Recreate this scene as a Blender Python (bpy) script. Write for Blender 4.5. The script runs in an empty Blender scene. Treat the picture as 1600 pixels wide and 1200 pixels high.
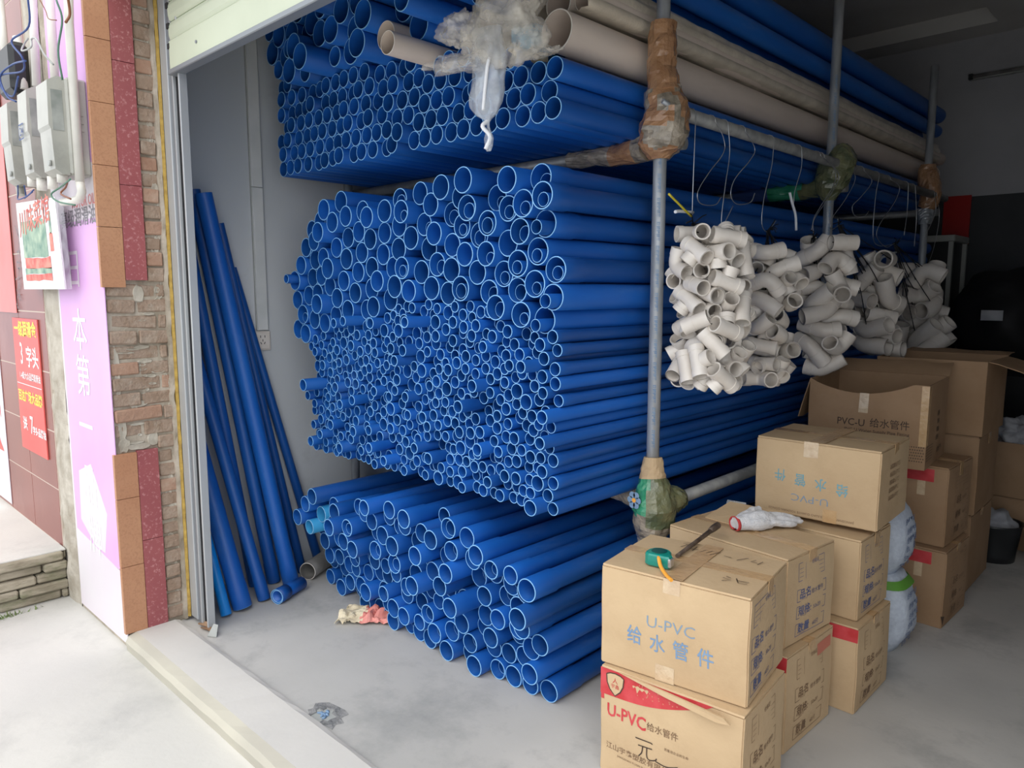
import bpy, math, random
import numpy as np
from mathutils import Vector, Matrix, noise, Quaternion
rnd = random.Random(7)
PI = math.pi
SC = bpy.context.scene
COL = SC.collection

# ------------------------------------------------------------------ camera
FPX, CX, CY, EYE = 1154.0, 800.0, 600.0, 1.5
PITCH, YAW = math.radians(7.16), math.radians(43.9)
FW = Vector((-math.sin(YAW)*math.cos(PITCH), math.cos(YAW)*math.cos(PITCH), -math.sin(PITCH)))
RT = Vector((math.cos(YAW), math.sin(YAW), 0))
UP = RT.cross(FW)
CAMP = Vector((0, 0, EYE))
cd = bpy.data.cameras.new('camera'); cam = bpy.data.objects.new('camera', cd); COL.objects.link(cam)
cd.sensor_width = 36.0; cd.lens = FPX/1600*36.0; cd.clip_start = 0.02; cd.clip_end = 200
cam.matrix_world = Matrix((( RT.x, UP.x, -FW.x, 0), (RT.y, UP.y, -FW.y, 0), (RT.z, UP.z, -FW.z, EYE), (0, 0, 0, 1)))
SC.camera = cam
SC.view_settings.view_transform = 'Standard'; SC.view_settings.look = 'None'
SC.view_settings.gamma = 1; SC.view_settings.use_curve_mapping = False
SC.view_settings.exposure = 0.30

# ------------------------------------------------------------------ overcast sky
wd = bpy.data.worlds.new('overcast_sky'); SC.world = wd; wd.use_nodes = True
nt = wd.node_tree; bg = nt.nodes['Background']
tc = nt.nodes.new('ShaderNodeTexCoord'); sx = nt.nodes.new('ShaderNodeSeparateXYZ'); cr = nt.nodes.new('ShaderNodeValToRGB')
nt.links.new(tc.outputs['Generated'], sx.inputs[0]); nt.links.new(sx.outputs['Z'], cr.inputs[0])
cr.color_ramp.elements[0].position = 0.0; cr.color_ramp.elements[0].color = (0.50, 0.53, 0.58, 1)
cr.color_ramp.elements[1].position = 0.6; cr.color_ramp.elements[1].color = (1.0, 1.0, 1.0, 1)
nt.links.new(cr.outputs[0], bg.inputs[0]); bg.inputs[1].default_value = 1.95
# sun behind thin cloud: very soft
sd = bpy.data.lights.new('sun', 'SUN'); sun = bpy.data.objects.new('sun', sd); COL.objects.link(sun)
sd.energy = 0.35; sd.angle = math.radians(50); sd.color = (1, .98, .95)
sun.rotation_euler = Vector((-0.28, 0.62, -0.73)).to_track_quat('-Z', 'Y').to_euler()

def px_ray(px, py): return FW*FPX + RT*(px-CX) - UP*(py-CY)
def onz(px, py, z=0.0):
    d = px_ray(px, py); return CAMP + d*((z-EYE)/d.z)
def onx(px, py, x):
    d = px_ray(px, py); return CAMP + d*(x/d.x)
def ony(px, py, y):
    d = px_ray(px, py); return CAMP + d*(y/d.y)

# ------------------------------------------------------------------ mesh helpers
class MB:
    def __init__(s): s.v = []; s.f = []; s.m = []; s.s = []
    def add(s, vs, fs, mi=0, sm=False):
        o = len(s.v); s.v += [tuple(p) for p in vs]
        for f in fs: s.f.append(tuple(i+o for i in f)); s.m.append(mi); s.s.append(sm)
    def box(s, a, b, mi=0, M=None, bev=0.0):
        x0,y0,z0 = a; x1,y1,z1 = b
        if bev <= 0:
            vs = [Vector((x,y,z)) for x in (x0,x1) for y in (y0,y1) for z in (z0,z1)]
            fs = [(0,1,3,2),(4,6,7,5),(0,4,5,1),(2,3,7,6),(0,2,6,4),(1,5,7,3)]
        else:
            import itertools
            vs = []; idx = {}
            c = [(x0,x1),(y0,y1),(z0,z1)]
            for k in itertools.product((0,1),(0,1),(0,1)):
                for ax in range(3):
                    p = [c[i][k[i]] + (bev if k[i]==0 else -bev) for i in range(3)]
                    p[ax] = c[ax][k[ax]]
                    idx[(k,ax)] = len(vs); vs.append(Vector(p))
            fs = []
            for ax in range(3):
                o1,o2 = [i for i in range(3) if i!=ax]
                for sd_ in (0,1):
                    ks = []
                    for a_,b_ in ((0,0),(1,0),(1,1),(0,1)):
                        k=[0,0,0]; k[ax]=sd_; k[o1]=a_; k[o2]=b_; ks.append(idx[(tuple(k),ax)])
                    fs.append(tuple(ks))
            for ax in range(3):
                o1,o2 = [i for i in range(3) if i!=ax]
                for a_ in (0,1):
                    for b_ in (0,1):
                        k0=[0,0,0]; k0[o1]=a_; k0[o2]=b_; k1=list(k0); k1[ax]=1
                        fs.append((idx[(tuple(k0),o1)],idx[(tuple(k0),o2)],idx[(tuple(k1),o2)],idx[(tuple(k1),o1)]))
            for k in itertools.product((0,1),(0,1),(0,1)): fs.append(tuple(idx[(k,a_)] for a_ in range(3)))
        if M is not None: vs = [M @ p for p in vs]
        s.add(vs, fs, mi)
    def prism(s, poly, n, mi=0):
        """poly: list of 3D points, extruded by vector n"""
        n = Vector(n); k = len(poly); vs = [Vector(p) for p in poly] + [Vector(p)+n for p in poly]
        fs = [tuple(range(k)), tuple(range(2*k-1, k-1, -1))] + [(i,(i+1)%k,(i+1)%k+k,i+k) for i in range(k)]
        s.add(vs, fs, mi)
    def rings(s, pts, radii, seg=12, mi=0, sm=True, cap=True, flip=False, jitter=None):
        pts = [Vector(p) for p in pts]; n = len(pts)
        t = (pts[1]-pts[0]).normalized()
        u = t.orthogonal().normalized(); vs = []
        for i,p in enumerate(pts):
            if i == 0: tt = (pts[1]-p)
            elif i == n-1: tt = (p-pts[i-1])
            else: tt = (pts[i+1]-pts[i-1])
            tt = tt.normalized() if tt.length > 1e-9 else t
            u = (u - tt*u.dot(tt)).normalized(); w = tt.cross(u)
            for k in range(seg):
                a = 2*PI*k/seg; r = radii[i] if hasattr(radii,'__len__') else radii
                if jitter: r *= jitter(i, k)
                vs.append(p + (u*math.cos(a)+w*math.sin(a))*r)
        fs = []
        for i in range(n-1):
            for k in range(seg):
                a,b = i*seg+k, i*seg+(k+1)%seg
                f = (a,b,b+seg,a+seg); fs.append(f[::-1] if flip else f)
        s.add(vs, fs, mi, sm)
        if cap:
            o = len(s.v)-len(vs)
            s.f.append(tuple(o+k for k in reversed(range(seg)))); s.m.append(mi); s.s.append(False)
            s.f.append(tuple(o+(n-1)*seg+k for k in range(seg))); s.m.append(mi); s.s.append(False)
    def hollow(s, pts, ro, t, seg=20, mi=0, ri=0, caps=True):
        """hollow tube: outer, inner skin and the two end rims"""
        o = len(s.v); n = len(pts)
        s.rings(pts, ro, seg, mi, True, False)
        o2 = len(s.v)
        inner = [r-t for r in ro] if hasattr(ro,'__len__') else ro-t
        s.rings(pts, inner, seg, mi, True, False, True)
        for e in (0, n-1):
            for k in range(seg):
                a,b = o+e*seg+k, o+e*seg+(k+1)%seg; c,d = o2+e*seg+(k+1)%seg, o2+e*seg+k
                s.f.append((a,d,c,b) if e==0 else (a,b,c,d)); s.m.append(ri); s.s.append(False)
    def mesh(s, name, mats):
        me = bpy.data.meshes.new(name); me.from_pydata(s.v, [], s.f)
        for m in mats: me.materials.append(m)
        me.polygons.foreach_set('material_index', s.m); me.polygons.foreach_set('use_smooth', s.s)
        me.update(); return me
    def obj(s, name, mats, parent=None, **kw):
        if not isinstance(mats, (list,tuple)): mats = [mats]
        o = bpy.data.objects.new(name, s.mesh(name, mats)); COL.objects.link(o)
        if parent is not None: o.parent = parent
        for k,v in kw.items(): o[k] = v
        return o
def empty(name, loc, rz=0.0):
    o = bpy.data.objects.new(name, None); COL.objects.link(o); o.location = loc; o.rotation_euler = (0,0,rz)
    o.empty_display_size = .05; return o
def tag(o, label, cat, group=None, kind=None):
    o['label'] = label; o['category'] = cat
    if group: o['group'] = group
    if kind: o['kind'] = kind
    return o
def struct(o): o['kind'] = 'structure'; return o
def sharp(me, deg=40):
    me.set_sharp_from_angle(angle=math.radians(deg))
def smooth_path(pts, n=6):
    pts = [Vector(p) for p in pts]; P = [pts[0]*2-pts[1]] + pts + [pts[-1]*2-pts[-2]]; out = []
    for i in range(1, len(P)-2):
        for k in range(n):
            t = k/n; a,b,c,d = P[i-1],P[i],P[i+1],P[i+2]
            out.append(0.5*((2*b)+(c-a)*t+(2*a-5*b+4*c-d)*t*t+(3*b-a-3*c+d)*t**3))
    out.append(pts[-1]); return out

# ------------------------------------------------------------------ materials
def lin(r, g, b):
    f = lambda c: (c/255/12.92) if c/255 <= .04045 else ((c/255+.055)/1.055)**2.4
    return (f(r), f(g), f(b), 1)
def mat(name, c1, c2=None, rough=.6, scale=8.0, detail=4, spec=.5, metal=0.0, bump=0.0, bscale=None, var=0.0, stretch=None,
        trans=0.0, alpha=1.0, lo=.35, hi=.65, coat=0.0, dust=None):
    m = bpy.data.materials.new(name); m.use_nodes = True; t = m.node_tree; b = t.nodes['Principled BSDF']; L = t.links
    b.inputs['Roughness'].default_value = rough; b.inputs['Metallic'].default_value = metal
    b.inputs['Specular IOR Level'].default_value = spec; b.inputs['Alpha'].default_value = alpha
    b.inputs['Transmission Weight'].default_value = trans; b.inputs['Coat Weight'].default_value = coat
    tcn = t.nodes.new('ShaderNodeTexCoord'); mp = t.nodes.new('ShaderNodeMapping'); L.new(tcn.outputs['Object'], mp.inputs[0])
    if stretch: mp.inputs['Scale'].default_value = stretch
    c2 = c2 or c1
    nz = t.nodes.new('ShaderNodeTexNoise'); nz.inputs['Scale'].default_value = scale; nz.inputs['Detail'].default_value = detail
    L.new(mp.outputs[0], nz.inputs['Vector'])
    rp = t.nodes.new('ShaderNodeValToRGB'); rp.color_ramp.elements[0].position = lo; rp.color_ramp.elements[1].position = hi
    rp.color_ramp.elements[0].color = c1; rp.color_ramp.elements[1].color = c2
    L.new(nz.outputs['Fac'], rp.inputs[0]); last = rp.outputs[0]
    if dust:
        n2 = t.nodes.new('ShaderNodeTexNoise'); n2.inputs['Scale'].default_value = dust[1]; n2.inputs['Detail'].default_value = 8; n2.inputs['Roughness'].default_value = .7
        L.new(mp.outputs[0], n2.inputs['Vector'])
        r2 = t.nodes.new('ShaderNodeValToRGB'); r2.color_ramp.elements[0].position = dust[2]; r2.color_ramp.elements[1].position = dust[3]
        r2.color_ramp.elements[0].color = (0,0,0,1); r2.color_ramp.elements[1].color = (dust[4],)*3+(1,)
        L.new(n2.outputs['Fac'], r2.inputs[0])
        mx = t.nodes.new('ShaderNodeMix'); mx.data_type = 'RGBA'; L.new(r2.outputs[0], mx.inputs[0]); L.new(last, mx.inputs[6]); mx.inputs[7].default_value = dust[0]
        last = mx.outputs[2]
    if var:
        oi = t.nodes.new('ShaderNodeObjectInfo'); hs = t.nodes.new('ShaderNodeHueSaturation')
        mr = t.nodes.new('ShaderNodeMapRange'); mr.inputs[3].default_value = 1-var; mr.inputs[4].default_value = 1+var
        L.new(oi.outputs['Random'], mr.inputs[0]); L.new(mr.outputs[0], hs.inputs['Value'])
        L.new(last, hs.inputs['Color']); last = hs.outputs[0]
    L.new(last, b.inputs['Base Color'])
    if bump:
        bn = t.nodes.new('ShaderNodeTexNoise'); bn.inputs['Scale'].default_value = bscale or scale*4; bn.inputs['Detail'].default_value = 6
        L.new(mp.outputs[0], bn.inputs['Vector'])
        bp = t.nodes.new('ShaderNodeBump'); bp.inputs['Strength'].default_value = bump; bp.inputs['Distance'].default_value = .01
        L.new(bn.outputs['Fac'], bp.inputs['Height']); L.new(bp.outputs[0], b.inputs['Normal'])
    return m
M = {}
M['blue'] = mat('blue_pvc', lin(18,83,166), lin(29,97,178), .42, 5, var=.22, stretch=(1,.25,1), dust=(lin(120,150,190), 9, .56, .85, .35))
M['blue_rim'] = mat('cut_pipe_edge', lin(120,180,232), lin(142,196,240), .5, 30)
M['bright_blue'] = mat('bright_blue_pvc', lin(10,125,210), lin(20,140,225), .35, 5)
M['pale_rim'] = mat('cut_pipe_edge_pale', lin(150,200,235), None, .5)
M['cyan'] = mat('cyan_pvc', lin(50,150,205), lin(70,165,215), .4, 5)
M['white_pvc'] = mat('white_pvc', lin(232,226,218), lin(222,214,204), .32, 12, var=.05)
M['cream_pvc'] = mat('cream_white_pvc', lin(222,208,196), lin(206,192,180), .4, 4, stretch=(1,.2,1), dust=(lin(170,155,140), 6, .5, .8, .4))
M['grey_pvc'] = mat('grey_pvc', lin(150,148,145), lin(120,118,115), .5, 12)
M['galv'] = mat('galvanised_steel', lin(150,155,160), lin(190,195,200), .38, 25, metal=.35, stretch=(1,1,.2), dust=(lin(90,130,165), 60, .66, .74, .3))
M['rail_steel'] = mat('dull_galvanised_steel', lin(140,142,142), lin(165,165,162), .5, 20, metal=.5)
M['tapebrown'] = mat('brown_parcel_tape', lin(176,134,98), lin(150,110,78), .25, 14, coat=.6, bump=.8, bscale=40)
M['tapeclear'] = mat('clear_tape_wrap', lin(170,158,140), lin(120,112,98), .18, 18, coat=.8, bump=.8, bscale=45)
M['greenwrap'] = mat('green_printed_wrap', lin(40,130,90), lin(70,160,120), .2, 14, coat=.8, bump=.7, bscale=45)
M['mossy_wrap'] = mat('olive_plastic_wrap', lin(120,120,85), lin(85,95,70), .25, 18, coat=.6, bump=.8, bscale=45)
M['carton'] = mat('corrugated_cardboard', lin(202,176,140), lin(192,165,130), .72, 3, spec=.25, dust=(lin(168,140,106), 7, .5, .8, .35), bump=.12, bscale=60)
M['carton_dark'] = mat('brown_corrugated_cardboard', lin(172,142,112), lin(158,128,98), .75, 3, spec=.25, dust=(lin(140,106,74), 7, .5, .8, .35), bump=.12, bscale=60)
M['tape'] = mat('carton_tape', lin(196,160,116), lin(205,172,130), .2, 20, coat=.5, bump=.3, bscale=60)
M['tape_clear'] = mat('clear_carton_tape', lin(212,190,158), lin(200,174,142), .15, 30, coat=.7, bump=.4, bscale=60)
M['ink_blue'] = mat('blue_print', lin(112,142,176), lin(128,154,182), .7, 30)
M['ink_cyan'] = mat('cyan_print', lin(112,164,178), None, .7)
M['ink_paleblue'] = mat('pale_blue_print', lin(128,150,170), None, .7)
M['ink_navy'] = mat('navy_print', lin(82,92,130), lin(100,108,140), .7, 40)
M['ink_black'] = mat('black_print', lin(70,55,45), None, .7)
M['ink_faded'] = mat('faded_brown_print', lin(110,85,62), lin(140,112,84), .7, 60)
M['ink_red'] = mat('red_print', lin(190,50,55), lin(205,75,80), .5, 20)
M['ink_pink'] = mat('faded_red_print', lin(200,120,100), None, .6)
M['marker'] = mat('marker_pen', lin(60,45,38), None, .5)
M['plaster'] = mat('interior_plaster', lin(208,212,214), lin(196,202,206), .85, 1.6, dust=(lin(150,150,152), 3.5, .58, .78, .35), bump=.1, bscale=12)
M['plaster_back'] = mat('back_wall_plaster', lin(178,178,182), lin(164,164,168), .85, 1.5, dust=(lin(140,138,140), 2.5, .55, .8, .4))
M['dado'] = mat('dark_dado_paint', lin(62,64,67), lin(55,57,60), .7, 3)
M['ceiling'] = mat('ceiling_plaster', lin(205,203,200), lin(195,193,190), .85, 2)
M['floor'] = mat('shop_concrete_floor', lin(196,194,190), lin(176,175,172), .6, 1.3, 8, dust=(lin(142,143,142), 2.2, .50, .70, .75), bump=.08, bscale=30)
M['pave'] = mat('pavement_concrete', lin(204,202,196), lin(188,187,183), .8, 1.1, 8, dust=(lin(158,158,156), 1.7, .52, .72, .55), bump=.12, bscale=40)
M['sill'] = mat('sill_concrete', lin(208,205,200), lin(196,194,190), .7, 1.5, 6, dust=(lin(175,176,176), 3, .55, .8, .5), bump=.08, bscale=30)
M['sill_edge'] = mat('sill_edge_mortar', lin(188,184,170), lin(178,174,162), .8, 4)
M['brick'] = mat('old_brick', lin(146,124,106), lin(162,142,126), .9, 14, bump=.8, bscale=60, dust=(lin(184,174,160), 16, .5, .72, .6))
M['brick_red'] = mat('reddish_brick', lin(156,120,100), lin(170,138,118), .9, 9, bump=.5, bscale=70, dust=(lin(190,172,155), 8, .5, .72, .6))
M['mortar'] = mat('crumbling_mortar', lin(150,140,124), lin(186,176,162), .95, 9, bump=.8, bscale=30, dust=(lin(120,108,94), 5, .5, .7, .6))
M['cement'] = mat('grey_cement_patch', lin(160,152,138), lin(192,186,174), .95, 9, bump=.7, bscale=30)
def tile_mat(name, c1, c2, speck, sc, lo=.62, hi=.66, am=.8):
    return mat(name, c1, c2, .45, 3, dust=(speck, sc, lo, hi, am))
M['tile_orange'] = tile_mat('orange_granite_tile', lin(190,142,108), lin(180,130,98), lin(160,112,84), 110, .48, .62, .5)
M['tile_red'] = tile_mat('red_speckled_tile', lin(160,88,90), lin(150,80,84), lin(205,150,150), 75, .55, .62, .6)
M['tile_brown'] = mat('glazed_brown_tile', lin(142,82,74), lin(132,76,70), .3, 2, dust=(lin(190,150,140), 1.4, .5, .8, .4))
M['grout'] = mat('pale_grout', lin(205,190,178), None, .8)
M['foam'] = mat('yellow_foam', lin(186,156,78), lin(160,130,66), .9, 30, bump=.6, bscale=60)
M['alu'] = mat('grey_aluminium', lin(188,192,194), lin(176,180,184), .45, 6, metal=.35, stretch=(1,1,.2))
M['alu_white'] = mat('white_painted_aluminium', lin(226,228,226), lin(212,216,214), .4, 6)
M['alu_dark'] = mat('darker_aluminium', lin(140,146,152), None, .5, metal=.4)  # darker aluminium for the guide groove, bottom seal and rivet
M['shutter'] = mat('cream_green_shutter', lin(198,206,184), lin(190,198,176), .45, 3)
M['rubber'] = mat('black_rubber', lin(35,35,38), None, .7)
M['pink'] = mat('faded_pink_banner', lin(216,168,222), lin(222,180,226), .5, 2)
M['pinkwhite'] = mat('bleached_banner', lin(222,218,222), lin(220,210,220), .5, 2)
M['grey_text'] = mat('grey_lettering', lin(135,132,138), None, .6)
M['white'] = mat('white_print', lin(232,230,232), None, .5)
M['redposter'] = mat('red_poster', lin(212,84,80), lin(218,98,92), .4, 2)
M['redpale'] = mat('faded_red_poster', lin(222,138,136), lin(220,122,118), .45, 2)
M['yellow'] = mat('yellow_print', lin(246,226,90), None, .5)
M['plastic_grey'] = mat('weathered_grey_plastic', lin(178,178,170), lin(160,160,152), .35, 4, dust=(lin(120,122,116), 5, .5, .75, .5))
M['window_grey'] = mat('smoky_lid', lin(170,172,168), lin(120,126,122), .2, 8)
M['conduit'] = mat('white_conduit', lin(228,226,218), lin(214,212,204), .4, 8)
M['cable_blue'] = mat('blue_cable', lin(50,75,130), None, .5)
M['cable_grey'] = mat('grey_cable', lin(165,168,165), None, .5)
M['cable_green'] = mat('green_cable', lin(80,120,100), None, .5)
M['cable_brown'] = mat('brown_cable', lin(130,80,55), None, .5)
M['black'] = mat('black_plastic', lin(30,32,34), lin(40,42,44), .4, 6)
M['blackbag'] = mat('black_bag_plastic', lin(18,18,20), lin(28,28,30), .6, 6, spec=.3, bump=.5, bscale=12)
M['steelwire'] = mat('thin_steel_wire', lin(200,202,205), None, .3, metal=.8)
M['string'] = mat('black_string', lin(28,28,32), None, .6)
M['strapwhite'] = mat('white_strap', lin(232,235,240), None, .4)
M['strapyellow'] = mat('yellow_strap', lin(215,200,60), None, .4)
M['glove'] = mat('white_knit_glove', lin(225,225,226), lin(205,206,210), .9, 40, bump=.5, bscale=200)
M['hem_red'] = mat('red_hem', lin(190,60,60), None, .8)
M['teal'] = mat('teal_plastic', lin(14,140,124), lin(10,125,112), .3, 4, coat=.3)
M['teal_dark'] = mat('dark_teal_label', lin(10,80,76), None, .3)
M['orange'] = mat('orange_plastic', lin(240,165,60), None, .4)
M['bar'] = mat('dirty_steel_bar', lin(120,104,92), lin(80,68,60), .5, 40, metal=.5)
M['wood'] = mat('weathered_wood', lin(170,140,112), lin(130,100,76), .9, 6, stretch=(1,6,1), bump=.5, bscale=30)
M['door_wood'] = mat('brown_door_panel', lin(112,84,68), lin(94,70,56), .6, 4, stretch=(4,4,.4))
M['paper_cream'] = mat('cream_paper', lin(226,214,186), lin(205,190,160), .8, 12)
M['paper_red'] = mat('faded_red_paper', lin(212,120,110), lin(225,150,140), .7, 10)
M['sack'] = mat('white_woven_sack', lin(205,215,228), lin(190,200,215), .6, 60, bump=.4, bscale=80)
M['sack_print'] = mat('blue_sack_print', lin(80,105,150), lin(110,130,170), .6, 60)
M['sack_green'] = mat('green_sack_band', lin(100,160,60), None, .6)
M['clothgrey'] = mat('pale_grey_cloth', lin(178,180,184), lin(150,152,158), .9, 8, bump=.4, bscale=30)
M['redpaper'] = mat('red_wall_paper', lin(176,24,20), lin(160,18,16), .6, 4)
M['frame_pale'] = mat('pale_metal_frame', lin(170,172,166), None, .5)
M['stone'] = mat('rough_layered_stone', lin(168,160,142), lin(132,124,106), .95, 7, 8, stretch=(1,1,3), bump=.9, bscale=24, dust=(lin(96,104,70), 4, .52, .7, .7))
M['moss'] = mat('green_moss', lin(96,118,66), lin(126,140,92), .95, 40, bump=.8, bscale=90)
M['marks'] = mat('brown_tape_band', lin(186,148,108), None, .3, coat=.4)
def film_mat(name, col, alpha, rough=.25, sc=9):
    m = mat(name, col, None, rough, sc, coat=.6, bump=.9, bscale=22); t = m.node_tree; b = t.nodes['Principled BSDF']
    nz = t.nodes.new('ShaderNodeTexNoise'); nz.inputs['Scale'].default_value = sc*1.5; nz.inputs['Detail'].default_value = 6
    tcn = [n for n in t.nodes if n.type=='TEX_COORD'][0]; t.links.new(tcn.outputs['Object'], nz.inputs['Vector'])
    mr = t.nodes.new('ShaderNodeMapRange'); mr.inputs[1].default_value=.3; mr.inputs[2].default_value=.7
    mr.inputs[3].default_value = alpha[0]; mr.inputs[4].default_value = alpha[1]
    t.links.new(nz.outputs['Fac'], mr.inputs[0]); t.links.new(mr.outputs[0], b.inputs['Alpha']); return m
M['film'] = film_mat('cloudy_plastic_film', lin(226,220,208), (.08,.55))
M['film_clear'] = film_mat('clear_plastic_bag', lin(215,222,230), (.15,.6), .12)
M['sleeve'] = film_mat('dusty_plastic_sleeve', lin(224,214,196), (.75,1.0), .4, 7)
M['thin_sleeve'] = film_mat('thin_clear_sleeve', lin(200,195,205), (.04,.3), .15)
M['hole'] = mat('broken_concrete', lin(150,150,150), lin(112,114,116), .95, 25, bump=.9, bscale=60)
M['tealtape'] = mat('cyan_tape', lin(20,140,180), lin(30,155,195), .25, 8, coat=.4)
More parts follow.
